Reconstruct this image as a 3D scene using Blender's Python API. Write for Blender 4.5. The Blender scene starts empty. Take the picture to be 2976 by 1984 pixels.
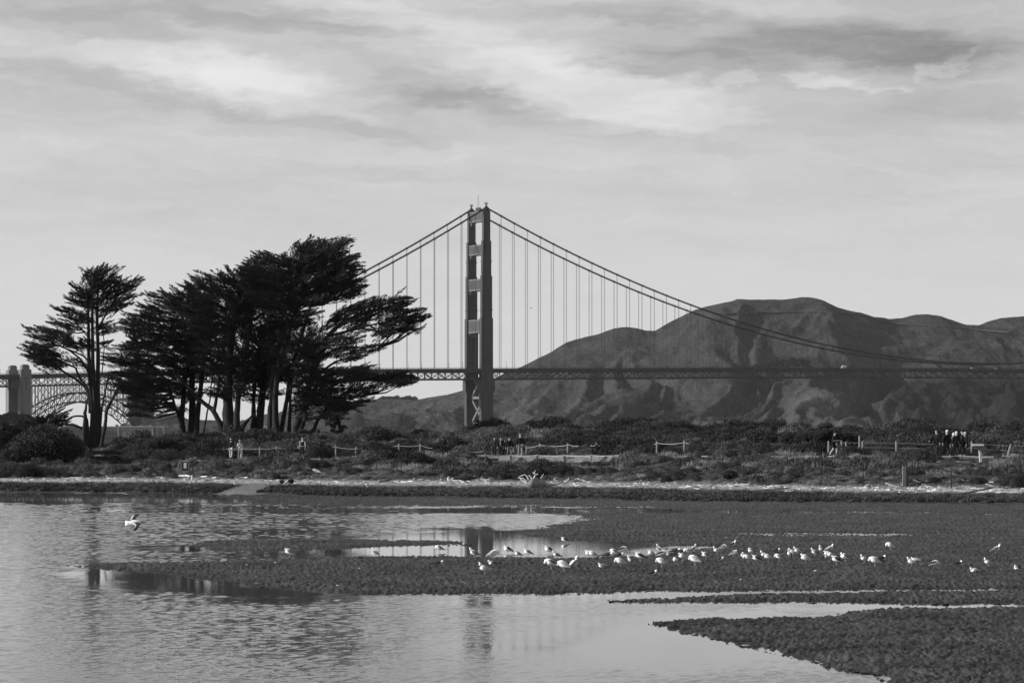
import bpy, bmesh, math, random
import numpy as np
from mathutils import Vector, Matrix, Euler, noise as mnoise

random.seed(7)
rng = np.random.default_rng(7)
SC = bpy.context.scene
COL = SC.collection
R = math.radians

# ------------------------------------------------------------------ camera
F = 7267.0          # focal length in pixels of the 2976 px wide photograph
HOR = 1285.0        # row of the horizon
CH = 3.6            # camera height above the lagoon
cam_d = bpy.data.cameras.new('camera')
cam = bpy.data.objects.new('camera', cam_d)
COL.objects.link(cam)
cam.location = (0, 0, CH)
cam.rotation_euler = (R(90), 0, 0)
cam_d.sensor_width = 36.0
cam_d.lens = F / 2976.0 * 36.0
cam_d.shift_y = (HOR - 992.0) / 2976.0
cam_d.clip_start = 0.5
cam_d.clip_end = 60000.0
SC.camera = cam

# ------------------------------------------------------------------ light
SUN_EL, SUN_AZ = 22.0, -7.0      # elevation, degrees behind the picture plane on the left
sdir = Vector((-math.cos(R(SUN_EL)) * math.cos(R(SUN_AZ)), math.cos(R(SUN_EL)) * math.sin(R(SUN_AZ)), math.sin(R(SUN_EL))))
sun_d = bpy.data.lights.new('sun', 'SUN')
sun_d.energy = 5.0
sun_d.angle = R(0.5)
sun_d.color = (1.0, 0.995, 0.99)
sun = bpy.data.objects.new('sun', sun_d)
COL.objects.link(sun)
sun.location = (-300, 100, 200)
sun.rotation_euler = sdir.to_track_quat('Z', 'Y').to_euler()

SC.view_settings.view_transform = 'Standard'
SC.view_settings.look = 'None'
SC.view_settings.exposure = 0.15
SC.view_settings.gamma = 1.0
SC.view_settings.use_curve_mapping = False
SC.render.engine = 'CYCLES'
SC.cycles.max_bounces = 5
SC.cycles.diffuse_bounces = 2
SC.cycles.glossy_bounces = 3
SC.cycles.volume_bounces = 0
SC.cycles.use_adaptive_sampling = False

# ------------------------------------------------------------------ sky (black and white: the red channel, as through a red filter)
W = bpy.data.worlds.new("World")
SC.world = W
W.use_nodes = True
nt = W.node_tree
nt.nodes.clear()
L_ = nt.links.new


def nd(tree, t, **kw):
    n = tree.nodes.new(t)
    for k, v in kw.items():
        setattr(n, k, v)
    return n


def mth(tree, op, a, b=None, c=None, clamp=False):
    n = tree.nodes.new('ShaderNodeMath')
    n.operation = op
    n.use_clamp = clamp
    for i, v in enumerate((a, b, c)):
        if v is None:
            continue
        if isinstance(v, (int, float)):
            n.inputs[i].default_value = v
        else:
            tree.links.new(v, n.inputs[i])
    return n.outputs[0]


tc = nd(nt, 'ShaderNodeTexCoord')
sky = nd(nt, 'ShaderNodeTexSky', sky_type='NISHITA')
sky.sun_disc = False
sky.sun_elevation = R(SUN_EL)
sky.sun_rotation = R(-90 + SUN_AZ)
sky.altitude = 0
sky.air_density = 1.0
sky.dust_density = 1.5
sky.ozone_density = 1.0
sc_ = nd(nt, 'ShaderNodeSeparateColor')
L_(sky.outputs[0], sc_.inputs[0])
clear = sc_.outputs[0]
sx = nd(nt, 'ShaderNodeSeparateXYZ')
L_(tc.outputs['Generated'], sx.inputs[0])
az = mth(nt, 'ARCTAN2', sx.outputs[0], sx.outputs[1])
el = mth(nt, 'ARCSINE', sx.outputs[2])
pv = nd(nt, 'ShaderNodeCombineXYZ')
L_(az, pv.inputs[0]); L_(el, pv.inputs[1])
# wavy distortion of the direction so the cloud edges are ragged
wn = nd(nt, 'ShaderNodeTexNoise')
wn.inputs['Scale'].default_value = 1.0; wn.inputs['Detail'].default_value = 7; wn.inputs['Roughness'].default_value = 0.55
wm = nd(nt, 'ShaderNodeMapping')
wm.inputs['Scale'].default_value = (16, 46, 1); wm.inputs['Rotation'].default_value = (0, 0, R(9))
L_(pv.outputs[0], wm.inputs[0]); L_(wm.outputs[0], wn.inputs['Vector'])
vs = nd(nt, 'ShaderNodeVectorMath', operation='SUBTRACT'); vs.inputs[1].default_value = (0.5, 0.5, 0.5)
L_(wn.outputs['Color'], vs.inputs[0])
vm = nd(nt, 'ShaderNodeVectorMath', operation='MULTIPLY'); vm.inputs[1].default_value = (0.055, 0.022, 0)
L_(vs.outputs[0], vm.inputs[0])
va = nd(nt, 'ShaderNodeVectorMath', operation='ADD')
wn2 = nd(nt, 'ShaderNodeTexNoise'); wn2.inputs['Scale'].default_value = 1.0; wn2.inputs['Detail'].default_value = 6; wn2.inputs['Roughness'].default_value = 0.6
wm2 = nd(nt, 'ShaderNodeMapping'); wm2.inputs['Scale'].default_value = (60, 190, 1); wm2.inputs['Rotation'].default_value = (0, 0, R(-12))
L_(pv.outputs[0], wm2.inputs[0]); L_(wm2.outputs[0], wn2.inputs['Vector'])
vs2 = nd(nt, 'ShaderNodeVectorMath', operation='SUBTRACT'); vs2.inputs[1].default_value = (0.5, 0.5, 0.5)
L_(wn2.outputs['Color'], vs2.inputs[0])
vm2 = nd(nt, 'ShaderNodeVectorMath', operation='MULTIPLY'); vm2.inputs[1].default_value = (0.042, 0.011, 0)
L_(vs2.outputs[0], vm2.inputs[0])
vadd = nd(nt, 'ShaderNodeVectorMath', operation='ADD')
L_(vm.outputs[0], vadd.inputs[0]); L_(vm2.outputs[0], vadd.inputs[1])
L_(pv.outputs[0], va.inputs[0]); L_(vadd.outputs[0], va.inputs[1])
# cloud masses: x, y, rx, ry (pixels of the photograph), tilt, amount
BLOBS = [
    (260, 85, 330, 60, 7, -.19), (620, 30, 600, 65, 5, -.10), (780, 75, 420, 34, 5, -.10), (60, 130, 170, 75, 0, .10),
    (560, 215, 430, 90, 11, .17), (800, 265, 330, 90, 10, .17), (950, 60, 420, 16, 8, .06),
    (150, 235, 420, 42, 7, -.06), (560, 300, 560, 50, 9, -.08), (180, 340, 420, 60, 3, -.05), (900, 370, 420, 30, 5, -.06),
    (1280, 95, 520, 62, 13, .17), (1430, 40, 330, 40, 8, .06), (1720, 260, 480, 85, 9, .20), (1800, 360, 330, 28, 9, .08),
    (1000, 70, 260, 26, 10, -.07), (1300, 250, 330, 60, 15, -.08), (1130, 190, 260, 22, 14, -.06), (1480, 330, 480, 40, 12, -.08), (1180, 290, 330, 45, 0, -.07),
    (1900, 400, 450, 20, 12, -.05), (1860, 40, 480, 40, 2, -.10), (2300, 130, 720, 85, 5, -.18), (2480, 150, 460, 60, 4, -.12),
    (2080, 200, 330, 55, 9, -.17), (2780, 60, 400, 110, 0, -.10), (2860, 250, 420, 130, -3, -.10), (2550, 330, 500, 90, 0, -.07), (2600, 450, 600, 50, 4, -.05),
    (1900, 95, 360, 30, 0, .05), (2150, 250, 60, 30, -20, .14), (2400, 250, 130, 26, 8, .15), (2720, 205, 90, 26, -35, .13), (2250, 245, 330, 22, 4, .06),
    (850, 440, 560, 36, 0, .06), (1250, 490, 420, 24, 2, -.05), (600, 510, 500, 20, 0, -.04), (1700, 480, 700, 60, 3, .05), (300, 480, 500, 50, 0, .03),
]
acc = None
for (x, y, rx, ry, tilt, amt) in BLOBS:
    m = nd(nt, 'ShaderNodeMapping', vector_type='TEXTURE')
    m.inputs['Location'].default_value = (math.atan((x - 1488) / F), math.atan((HOR - y) / F), 0)
    m.inputs['Rotation'].default_value = (0, 0, R(-tilt))
    m.inputs['Scale'].default_value = (rx / F, ry / F, 1)
    L_(va.outputs[0], m.inputs[0])
    ln = nd(nt, 'ShaderNodeVectorMath', operation='LENGTH')
    L_(m.outputs[0], ln.inputs[0])
    mr = nd(nt, 'ShaderNodeMapRange', interpolation_type='SMOOTHERSTEP')
    mr.inputs['From Min'].default_value = 1.3; mr.inputs['From Max'].default_value = 0.42
    mr.inputs['To Min'].default_value = 0; mr.inputs['To Max'].default_value = amt
    L_(ln.outputs['Value'], mr.inputs['Value'])
    acc = mr.outputs[0] if acc is None else mth(nt, 'ADD', acc, mr.outputs[0])


def streak(scale, rot, detail, rough, gain, lo=0.5):
    m = nd(nt, 'ShaderNodeMapping'); m.inputs['Scale'].default_value = scale; m.inputs['Rotation'].default_value = (0, 0, R(rot))
    n = nd(nt, 'ShaderNodeTexNoise'); n.inputs['Scale'].default_value = 1; n.inputs['Detail'].default_value = detail; n.inputs['Roughness'].default_value = rough
    L_(va.outputs[0], m.inputs[0]); L_(m.outputs[0], n.inputs['Vector'])
    return mth(nt, 'MULTIPLY', mth(nt, 'SUBTRACT', n.outputs['Fac'], lo), gain)


st = mth(nt, 'ADD', streak((7, 55, 1), 8, 5, .6, .42), streak((34, 210, 1), 9, 7, .66, .24))
st = mth(nt, 'ADD', st, streak((3.0, 9, 3), 4, 2, .5, .20))
# streaks fade into the even glow above the horizon
fade = nd(nt, 'ShaderNodeMapRange', interpolation_type='SMOOTHSTEP')
fade.inputs['From Min'].default_value = 0.045; fade.inputs['From Max'].default_value = 0.13
fade.inputs['To Min'].default_value = 0.22; fade.inputs['To Max'].default_value = 1.0
L_(el, fade.inputs['Value'])
acc = mth(nt, 'ADD', acc, mth(nt, 'MULTIPLY', st, fade.outputs[0]))
# veil of high cloud: luminance by elevation
vr = nd(nt, 'ShaderNodeValToRGB')
cr = vr.color_ramp
cr.interpolation = 'B_SPLINE'
stops = [(0.0, .70), (0.05, .69), (0.10, .60), (0.16, .56), (0.22, .62), (0.35, .58), (0.6, .28), (1.0, .17)]
cr.elements[0].position = stops[0][0]; cr.elements[0].color = (stops[0][1],) * 3 + (1,)
cr.elements[1].position = stops[-1][0]; cr.elements[1].color = (stops[-1][1],) * 3 + (1,)
for p, v in stops[1:-1]:
    e = cr.elements.new(p); e.color = (v, v, v, 1)
L_(sx.outputs[2], vr.inputs[0])
veil = nd(nt, 'ShaderNodeSeparateColor')
L_(vr.outputs[0], veil.inputs[0])
lum = mth(nt, 'MULTIPLY', veil.outputs[0], mth(nt, 'MAXIMUM', mth(nt, 'ADD', mth(nt, 'MULTIPLY', acc, 1.22), 1.0), 0.2))
base = mth(nt, 'MULTIPLY', clear, 0.06)
tot = mth(nt, 'ADD', mth(nt, 'MULTIPLY', lum, 0.86), mth(nt, 'MULTIPLY', base, 0.14))
cc = nd(nt, 'ShaderNodeCombineColor')
for i in range(3):
    L_(tot, cc.inputs[i])
bg = nd(nt, 'ShaderNodeBackground')
bg.inputs['Strength'].default_value = 1.0
L_(cc.outputs[0], bg.inputs['Color'])
wo = nd(nt, 'ShaderNodeOutputWorld')
L_(bg.outputs[0], wo.inputs['Surface'])


# ------------------------------------------------------------------ helpers
def P(x, y, Y):
    """world point seen at photo pixel (x, y) at distance Y"""
    return Vector(((x - 1488.0) / F * Y, Y, CH + (HOR - y) / F * Y))


def G(x, y, z=0.0):
    """world point at height z seen at photo pixel (x, y)"""
    Y = (CH - z) * F / (y - HOR)
    return Vector(((x - 1488.0) / F * Y, Y, z))


def tag(o, label=None, cat=None, group=None, kind=None):
    if label: o['label'] = label
    if cat: o['category'] = cat
    if group: o['group'] = group
    if kind: o['kind'] = kind
    return o


def empty(name, loc, rz=0.0):
    o = bpy.data.objects.new(name, None)
    o.location = loc
    o.rotation_euler = (0, 0, rz)
    o.empty_display_size = 0.2
    COL.objects.link(o)
    return o


def mesh_obj(name, me, parent=None, loc=None):
    o = bpy.data.objects.new(name, me)
    COL.objects.link(o)
    if parent: o.parent = parent
    if loc is not None: o.location = loc
    return o


def np_mesh(name, verts, faces, mat=None, smooth=False):
    """verts (n,3), faces (m,k)"""
    verts = np.ascontiguousarray(verts, dtype=np.float32)
    faces = np.ascontiguousarray(faces, dtype=np.int32)
    me = bpy.data.meshes.new(name)
    me.vertices.add(len(verts)); me.vertices.foreach_set('co', verts.ravel())
    k = faces.shape[1]
    me.loops.add(faces.size); me.loops.foreach_set('vertex_index', faces.ravel())
    me.polygons.add(len(faces))
    me.polygons.foreach_set('loop_start', np.arange(0, faces.size, k, dtype=np.int32))
    me.polygons.foreach_set('loop_total', np.full(len(faces), k, dtype=np.int32))
    if smooth:
        me.polygons.foreach_set('use_smooth', np.ones(len(faces), dtype=bool))
    me.update(calc_edges=True)
    if mat: me.materials.append(mat)
    return me


class MB:
    """collects simple shapes into one mesh"""
    def __init__(self): self.v = []; self.f = []

    def box(self, c, s, rot=None, taper=1.0):
        hx, hy, hz = s[0] / 2, s[1] / 2, s[2] / 2
        M = rot or Matrix.Identity(3)
        b = len(self.v)
        for z in (-hz, hz):
            t = taper if z > 0 else 1.0
            for (x, y) in ((-hx, -hy), (hx, -hy), (hx, hy), (-hx, hy)):
                self.v.append(Vector(c) + M @ Vector((x * t, y * t, z)))
        self.f += [(b, b + 3, b + 2, b + 1), (b + 4, b + 5, b + 6, b + 7)] + [(b + i, b + (i + 1) % 4, b + 4 + (i + 1) % 4, b + 4 + i) for i in range(4)]
        return self

    def bar(self, a, b, w, h=None, up=Vector((0, 0, 1))):
        """square bar from a to b"""
        a, b = Vector(a), Vector(b); h = h or w
        d = (b - a); ln = d.length; d.normalize()
        s = d.cross(up)
        if s.length < 1e-4: s = d.cross(Vector((0, 1, 0)))
        s.normalize(); u = s.cross(d)
        k = len(self.v)
        for p in (a, b):
            for (x, y) in ((-1, -1), (1, -1), (1, 1), (-1, 1)):
                self.v.append(p + s * (x * w / 2) + u * (y * h / 2))
        self.f += [(k, k + 1, k + 2, k + 3), (k + 4, k + 7, k + 6, k + 5)] + [(k + i, k + 4 + i, k + 4 + (i + 1) % 4, k + (i + 1) % 4) for i in range(4)]
        return self

    def tube(self, pts, radii, n=8, cap=True, flat=1.0):
        """tube along pts with per-point radius (or (rx, ry))"""
        pts = [Vector(p) for p in pts]
        rings = []
        prev = None
        for i, p in enumerate(pts):
            if i == 0: d = pts[1] - pts[0]
            elif i == len(pts) - 1: d = pts[-1] - pts[-2]
            else: d = (pts[i + 1] - pts[i - 1])
            if d.length < 1e-9: d = Vector((0, 0, 1))
            d.normalize()
            if prev is None:
                ref = Vector((0, 1, 0)) if abs(d.y) < .9 else Vector((1, 0, 0))
                s = d.cross(ref).normalized()
            else:
                s = (prev - d * prev.dot(d)).normalized()
            prev = s
            u = d.cross(s)
            r = radii[i]
            rx, ry = r if isinstance(r, tuple) else (r, r * flat)
            k = len(self.v)
            for j in range(n):
                a = 2 * math.pi * j / n
                self.v.append(p + s * (math.cos(a) * rx) + u * (math.sin(a) * ry))
            rings.append(k)
        for a, b in zip(rings[:-1], rings[1:]):
            for j in range(n):
                self.f.append((a + j, a + (j + 1) % n, b + (j + 1) % n, b + j))
        if cap:
            self.f.append(tuple(rings[0] + j for j in reversed(range(n))))
            self.f.append(tuple(rings[-1] + j for j in range(n)))
        return self

    def poly(self, pts, thick=None, nrm=None):
        """flat polygon, extruded if thick"""
        pts = [Vector(p) for p in pts]; n = len(pts); k = len(self.v)
        if thick is None:
            self.v += pts; self.f.append(tuple(range(k, k + n))); return self
        o = nrm * thick / 2
        self.v += [p + o for p in pts] + [p - o for p in pts]
        self.f.append(tuple(range(k, k + n))); self.f.append(tuple(reversed(range(k + n, k + 2 * n))))
        for i in range(n):
            j = (i + 1) % n
            self.f.append((k + i, k + n + i, k + n + j, k + j))
        return self

    def ell(self, c, s, rot=None, nu=10, nv=7):
        M = rot or Matrix.Identity(3); c = Vector(c); k = len(self.v)
        for i in range(1, nv):
            th = math.pi * i / nv
            for j in range(nu):
                ph = 2 * math.pi * j / nu
                self.v.append(c + M @ Vector((s[0] * math.sin(th) * math.cos(ph), s[1] * math.sin(th) * math.sin(ph), s[2] * math.cos(th))))
        t = len(self.v); self.v.append(c + M @ Vector((0, 0, s[2]))); self.v.append(c + M @ Vector((0, 0, -s[2])))
        for i in range(nv - 2):
            for j in range(nu):
                a = k + i * nu + j; b = k + i * nu + (j + 1) % nu
                self.f.append((a, a + nu, b + nu, b))
        for j in range(nu):
            self.f.append((t, k + j, k + (j + 1) % nu))
            q = k + (nv - 2) * nu
            self.f.append((t + 1, q + (j + 1) % nu, q + j))
        return self

    def mesh(self, name, mat, smooth=False):
        me = bpy.data.meshes.new(name)
        me.from_pydata([tuple(v) for v in self.v], [], self.f)
        me.update()
        bm = bmesh.new(); bm.from_mesh(me); bmesh.ops.recalc_face_normals(bm, faces=bm.faces); bm.to_mesh(me); bm.free()
        if smooth:
            for p in me.polygons: p.use_smooth = True
        me.materials.append(mat)
        return me

    def build(self, name, mat, parent=None, smooth=False, loc=None):
        return mesh_obj(name, self.mesh(name, mat, smooth), parent, loc)


def add_copy(src, parent=None, loc=None, rot=None, scale=None):
    c = src.copy()
    COL.objects.link(c)
    if parent: c.parent = parent
    if loc is not None: c.location = loc
    if rot is not None: c.rotation_euler = rot
    if scale is not None: c.scale = scale
    return c


# ------------------------------------------------------------------ materials
def mat(name, v, rough=0.85, var=0.0, scale=3.0, stretch=(1, 1, 1), bump=0.0, bscale=None, spec=0.3, detail=5, metal=0.0, rand=0.0, obj=False):
    m = bpy.data.materials.new(name)
    m.use_nodes = True
    t = m.node_tree
    b = t.nodes['Principled BSDF']
    b.inputs['Roughness'].default_value = rough
    b.inputs['Specular IOR Level'].default_value = spec
    b.inputs['Metallic'].default_value = metal
    b.inputs['Base Color'].default_value = (v, v, v, 1)
    if var or bump or rand:
        tcn = nd(t, 'ShaderNodeTexCoord')
        if obj:
            src = tcn.outputs['Object']
        else:
            geo = nd(t, 'ShaderNodeNewGeometry'); src = geo.outputs['Position']
        mp = nd(t, 'ShaderNodeMapping'); mp.inputs['Scale'].default_value = stretch
        t.links.new(src, mp.inputs[0])
        out = None
        if var:
            n = nd(t, 'ShaderNodeTexNoise'); n.inputs['Scale'].default_value = scale; n.inputs['Detail'].default_value = detail; n.inputs['Roughness'].default_value = 0.6
            t.links.new(mp.outputs[0], n.inputs['Vector'])
            out = mth(t, 'MULTIPLY', mth(t, 'ADD', mth(t, 'MULTIPLY', mth(t, 'SUBTRACT', n.outputs['Fac'], 0.5), var * 2.6), 1.0), v)
        if rand:
            oi = nd(t, 'ShaderNodeObjectInfo')
            q = mth(t, 'ADD', mth(t, 'MULTIPLY', mth(t, 'SUBTRACT', oi.outputs['Random'], 0.5), 2 * rand), 1.0)
            out = mth(t, 'MULTIPLY', out if out is not None else v, q)
        if out is not None:
            out = mth(t, 'MAXIMUM', out, 0.004)
            c = nd(t, 'ShaderNodeCombineColor')
            for i in range(3): t.links.new(out, c.inputs[i])
            t.links.new(c.outputs[0], b.inputs['Base Color'])
        if bump:
            n2 = nd(t, 'ShaderNodeTexNoise'); n2.inputs['Scale'].default_value = bscale or scale * 3; n2.inputs['Detail'].default_value = 4
            t.links.new(mp.outputs[0], n2.inputs['Vector'])
            bp = nd(t, 'ShaderNodeBump'); bp.inputs['Strength'].default_value = min(1, bump); bp.inputs['Distance'].default_value = bump
            t.links.new(n2.outputs['Fac'], bp.inputs['Height'])
            t.links.new(bp.outputs[0], b.inputs['Normal'])
    return m


# ------------------------------------------------------------------ numpy noise
def _h(ix, iy, seed):
    n = (ix.astype(np.int64) * 374761393 + iy.astype(np.int64) * 668265263 + seed * 1442695041) & 0xffffffff
    n = ((n ^ (n >> 13)) * 1274126177) & 0xffffffff
    n = ((n ^ (n >> 16)) * 2246822519) & 0xffffffff
    return ((n ^ (n >> 15)) & 0xffffff) / float(0xffffff)


def vnoise(x, y, seed=0):
    ix, iy = np.floor(x), np.floor(y)
    fx, fy = x - ix, y - iy
    fx = fx * fx * (3 - 2 * fx); fy = fy * fy * (3 - 2 * fy)
    a = _h(ix, iy, seed); b = _h(ix + 1, iy, seed); c = _h(ix, iy + 1, seed); d = _h(ix + 1, iy + 1, seed)
    return (a * (1 - fx) + b * fx) * (1 - fy) + (c * (1 - fx) + d * fx) * fy


def fbm(x, y, octs=4, seed=0, gain=0.5):
    t = 0; a = 1; s = 0
    for o in range(octs):
        t = t + a * vnoise(x * 2 ** o, y * 2 ** o, seed + o * 17); s += a; a *= gain
    return t / s


def ridged(x, y, octs=4, seed=0, gain=0.5):
    t = 0; a = 1; s = 0
    for o in range(octs):
        t = t + a * (1 - np.abs(2 * vnoise(x * 2 ** o, y * 2 ** o, seed + o * 17) - 1)); s += a; a *= gain
    return t / s


def worley(x, y, seed=0):
    ix, iy = np.floor(x), np.floor(y)
    best = np.full(x.shape, 9.0)
    for dx in (-1, 0, 1):
        for dy in (-1, 0, 1):
            cx, cy = ix + dx, iy + dy
            px = cx + _h(cx, cy, seed); py = cy + _h(cx, cy, seed + 91)
            best = np.minimum(best, (px - x) ** 2 + (py - y) ** 2)
    return np.sqrt(best)


def in_poly(px, py, poly):
    inside = np.zeros(px.shape, bool)
    n = len(poly)
    for i in range(n):
        x1, y1 = poly[i]; x2, y2 = poly[(i + 1) % n]
        if y1 == y2: continue
        c = ((y1 > py) != (y2 > py)) & (px < (x2 - x1) * (py - y1) / (y2 - y1) + x1)
        inside ^= c
    return inside


def interp(x, pts):
    return np.interp(x, [p[0] for p in pts], [p[1] for p in pts])

# ------------------------------------------------------------------ shore and dune: one ground sheet
YW = [(-1500, 196), (0, 182), (500, 180), (700, 172), (1000, 163), (1500, 157), (2000, 151), (2700, 144), (3600, 138), (5000, 134)]
YP = [(-600, 210), (0, 208), (500, 206), (1000, 203), (1500, 200), (2000, 186), (2400, 171), (2976, 164), (3600, 160)]
ZP = [(-600, 2.2), (500, 2.2), (900, 2.25), (1400, 2.5), (1600, 2.55), (2300, 2.6), (3600, 2.6)]
YC_PX = [(-600, 1300), (0, 1306), (200, 1306), (289, 1302), (400, 1297), (470, 1292), (520, 1282), (590, 1279), (680, 1272), (800, 1268), (900, 1266), (1000, 1258), (1100, 1249),
         (1220, 1252), (1347, 1247), (1447, 1236), (1600, 1238), (1750, 1243), (1884, 1233), (1955, 1233), (2057, 1237), (2121, 1248),
         (2172, 1241), (2300, 1243), (2395, 1240), (2490, 1250), (2645, 1241), (2708, 1250), (2774, 1254), (2875, 1240), (2976, 1247), (3600, 1240)]


def ground_z(X, Y):
    X = np.asarray(X, dtype=float); Y = np.asarray(Y, dtype=float)
    px = 1488 + X / Y * F
    yw = interp(px, YW); yp = interp(px, YP); zp = interp(px, ZP)
    yc = yp + interp(px, [(0, 24), (1400, 24), (2400, 30), (3000, 30)])
    zc = CH + (HOR - (interp(px, YC_PX) + interp(px, [(0, 9), (900, 12), (1200, 26), (3000, 30)]))) / F * yc
    t = (Y - yw) / (yp - 1.5 - yw)
    z = np.interp(t, [-8, -1.5, -.04, 0.0, .06, .35, .40, .55, .62, 1.0], [-3.5, -.6, -.08, .06, .20, .62, .66, .86, 1.15, 0])
    up = np.clip((t - .55) / .45, 0, 1)
    z = np.where(t > .55, .86 + (zp - .86) * (up ** .8), z)
    z = np.where(Y > yp - 1.5, zp, z)
    q = np.clip((Y - yp - 4.5) / (yc - yp - 4.5), 0, 1)
    z = np.where(Y > yp + 4.5, zp + (zc - zp) * (q * q * (3 - 2 * q)) ** .8, z)
    b = np.clip((Y - yc - 13) / 40, 0, 1)
    z = np.where(Y > yc + 13, zc * (1 - b) - 2.0 * b, z)
    z = z - .55 * np.clip((px - 1395) / 20, 0, 1) * np.clip((1822 - px) / 20, 0, 1) * np.clip((Y - yp + 14) / 8, 0, 1) * (Y < yp - 1.62)
    # hummocks away from the path and the water
    w = np.clip((t - .5) * 4, 0, 1) * np.clip(np.abs(Y - yp - 1) / 5 - .6, 0, 1)
    z = z + w * (fbm(X * .22, Y * .22, 4, 5) - .5) * .9 + np.clip(t * 6, 0, 1) * (fbm(X * 1.3, Y * 1.3, 3, 9) - .5) * .10
    return z


def gz(X, Y):
    return float(ground_z(np.array([X]), np.array([Y]))[0])


def on_ground(x, Y):
    """ground point in the picture column x at distance Y"""
    X = (x - 1488.0) / F * Y
    return Vector((X, Y, gz(X, Y)))


def ray_ground(x, y, y0=130, y1=235):
    """first ground point seen at pixel (x, y) looking from far to near"""
    Ys = np.arange(y0, y1, .25)
    X = (x - 1488.0) / F * Ys
    zr = CH + (HOR - y) / F * Ys
    g = ground_z(X, Ys)
    hit = np.where(g >= zr)[0]
    k = hit[0] if len(hit) else len(Ys) - 1
    return Vector((X[k], Ys[k], g[k]))


m_ground = bpy.data.materials.new('sand_and_soil'); m_ground.use_nodes = True
_t = m_ground.node_tree; _b = _t.nodes['Principled BSDF']; _b.inputs['Roughness'].default_value = .9; _b.inputs['Specular IOR Level'].default_value = .15
_at = nd(_t, 'ShaderNodeAttribute'); _at.attribute_name = 'sandiness'
_ge = nd(_t, 'ShaderNodeNewGeometry')
_n = nd(_t, 'ShaderNodeTexNoise'); _n.inputs['Scale'].default_value = 1.6; _n.inputs['Detail'].default_value = 7; _n.inputs['Roughness'].default_value = .65
_t.links.new(_ge.outputs['Position'], _n.inputs['Vector'])
_mx = mth(_t, 'ADD', _at.outputs['Fac'], mth(_t, 'MULTIPLY', mth(_t, 'SUBTRACT', _n.outputs['Fac'], .5), 1.3), clamp=True)
_v = mth(_t, 'ADD', mth(_t, 'MULTIPLY', _mx, .29), .035)
_c = nd(_t, 'ShaderNodeCombineColor')
for i in range(3): _t.links.new(_v, _c.inputs[i])
_t.links.new(_c.outputs[0], _b.inputs['Base Color'])
_n2 = nd(_t, 'ShaderNodeTexNoise'); _n2.inputs['Scale'].default_value = 9; _n2.inputs['Detail'].default_value = 4
_t.links.new(_ge.outputs['Position'], _n2.inputs['Vector'])
_bp = nd(_t, 'ShaderNodeBump'); _bp.inputs['Strength'].default_value = 1; _bp.inputs['Distance'].default_value = .08
_t.links.new(_n2.outputs['Fac'], _bp.inputs['Height']); _t.links.new(_bp.outputs[0], _b.inputs['Normal'])

nx, ny = 440, 250
xs = np.linspace(-130, 150, nx)
ys = 126 + (np.linspace(0, 1, ny) ** 1.1) * 160
GX, GY = np.meshgrid(xs, ys)
GZ = ground_z(GX, GY)
vv = np.stack([GX, GY, GZ], -1).reshape(-1, 3)
idx = np.arange(nx * ny).reshape(ny, nx)
ff = np.stack([idx[:-1, :-1], idx[:-1, 1:], idx[1:, 1:], idx[1:, :-1]], -1).reshape(-1, 4)
me = np_mesh('ground', vv, ff, m_ground, True)
gpx = 1488 + GX / GY * F
gt = (GY - interp(gpx, YW)) / (interp(gpx, YP) - 1.5 - interp(gpx, YW))
sd = np.clip(1 - np.abs(gt - .43) / .15, 0, 1) * 1.3
sd = np.maximum(sd, np.where((GY > interp(gpx, YP) - 1.2) & (GY < interp(gpx, YP) + 4), .9, 0))
# the small sand beach that cuts the marsh grass
bx = np.interp(gt, [0, .35], [690, 760]); bw = np.interp(gt, [0, .35], [70, 50])
sd = np.maximum(sd, np.where((gt > -.3) & (gt < .4), np.clip(1.4 - np.abs(gpx - bx) / bw, 0, 1) * .45, 0))
sd = np.maximum(sd, np.clip((GZ - 4.6) / .8, 0, 1) * .35)
a = me.attributes.new('sandiness', 'FLOAT', 'POINT'); a.data.foreach_set('value', sd.ravel().astype(np.float32))
ground = tag(mesh_obj('ground', me), kind='structure')

# ------------------------------------------------------------------ water: one sheet to the foot of the far hills
m_water = bpy.data.materials.new('water'); m_water.use_nodes = True
_t = m_water.node_tree; _b = _t.nodes['Principled BSDF']
_b.inputs['Base Color'].default_value = (.11, .11, .11, 1); _b.inputs['IOR'].default_value = 1.42
_b.inputs['Specular IOR Level'].default_value = .5
_ge = nd(_t, 'ShaderNodeNewGeometry'); _sp = nd(_t, 'ShaderNodeSeparateXYZ'); _t.links.new(_ge.outputs['Position'], _sp.inputs[0])


def wtex(scale, stretch, detail=3, rough=.5, rot=0):
    mp = nd(_t, 'ShaderNodeMapping'); mp.inputs['Scale'].default_value = stretch; mp.inputs['Rotation'].default_value = (0, 0, R(rot))
    n = nd(_t, 'ShaderNodeTexNoise'); n.inputs['Scale'].default_value = scale; n.inputs['Detail'].default_value = detail; n.inputs['Roughness'].default_value = rough
    _t.links.new(_ge.outputs['Position'], mp.inputs[0]); _t.links.new(mp.outputs[0], n.inputs['Vector'])
    return n.outputs['Fac']


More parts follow.
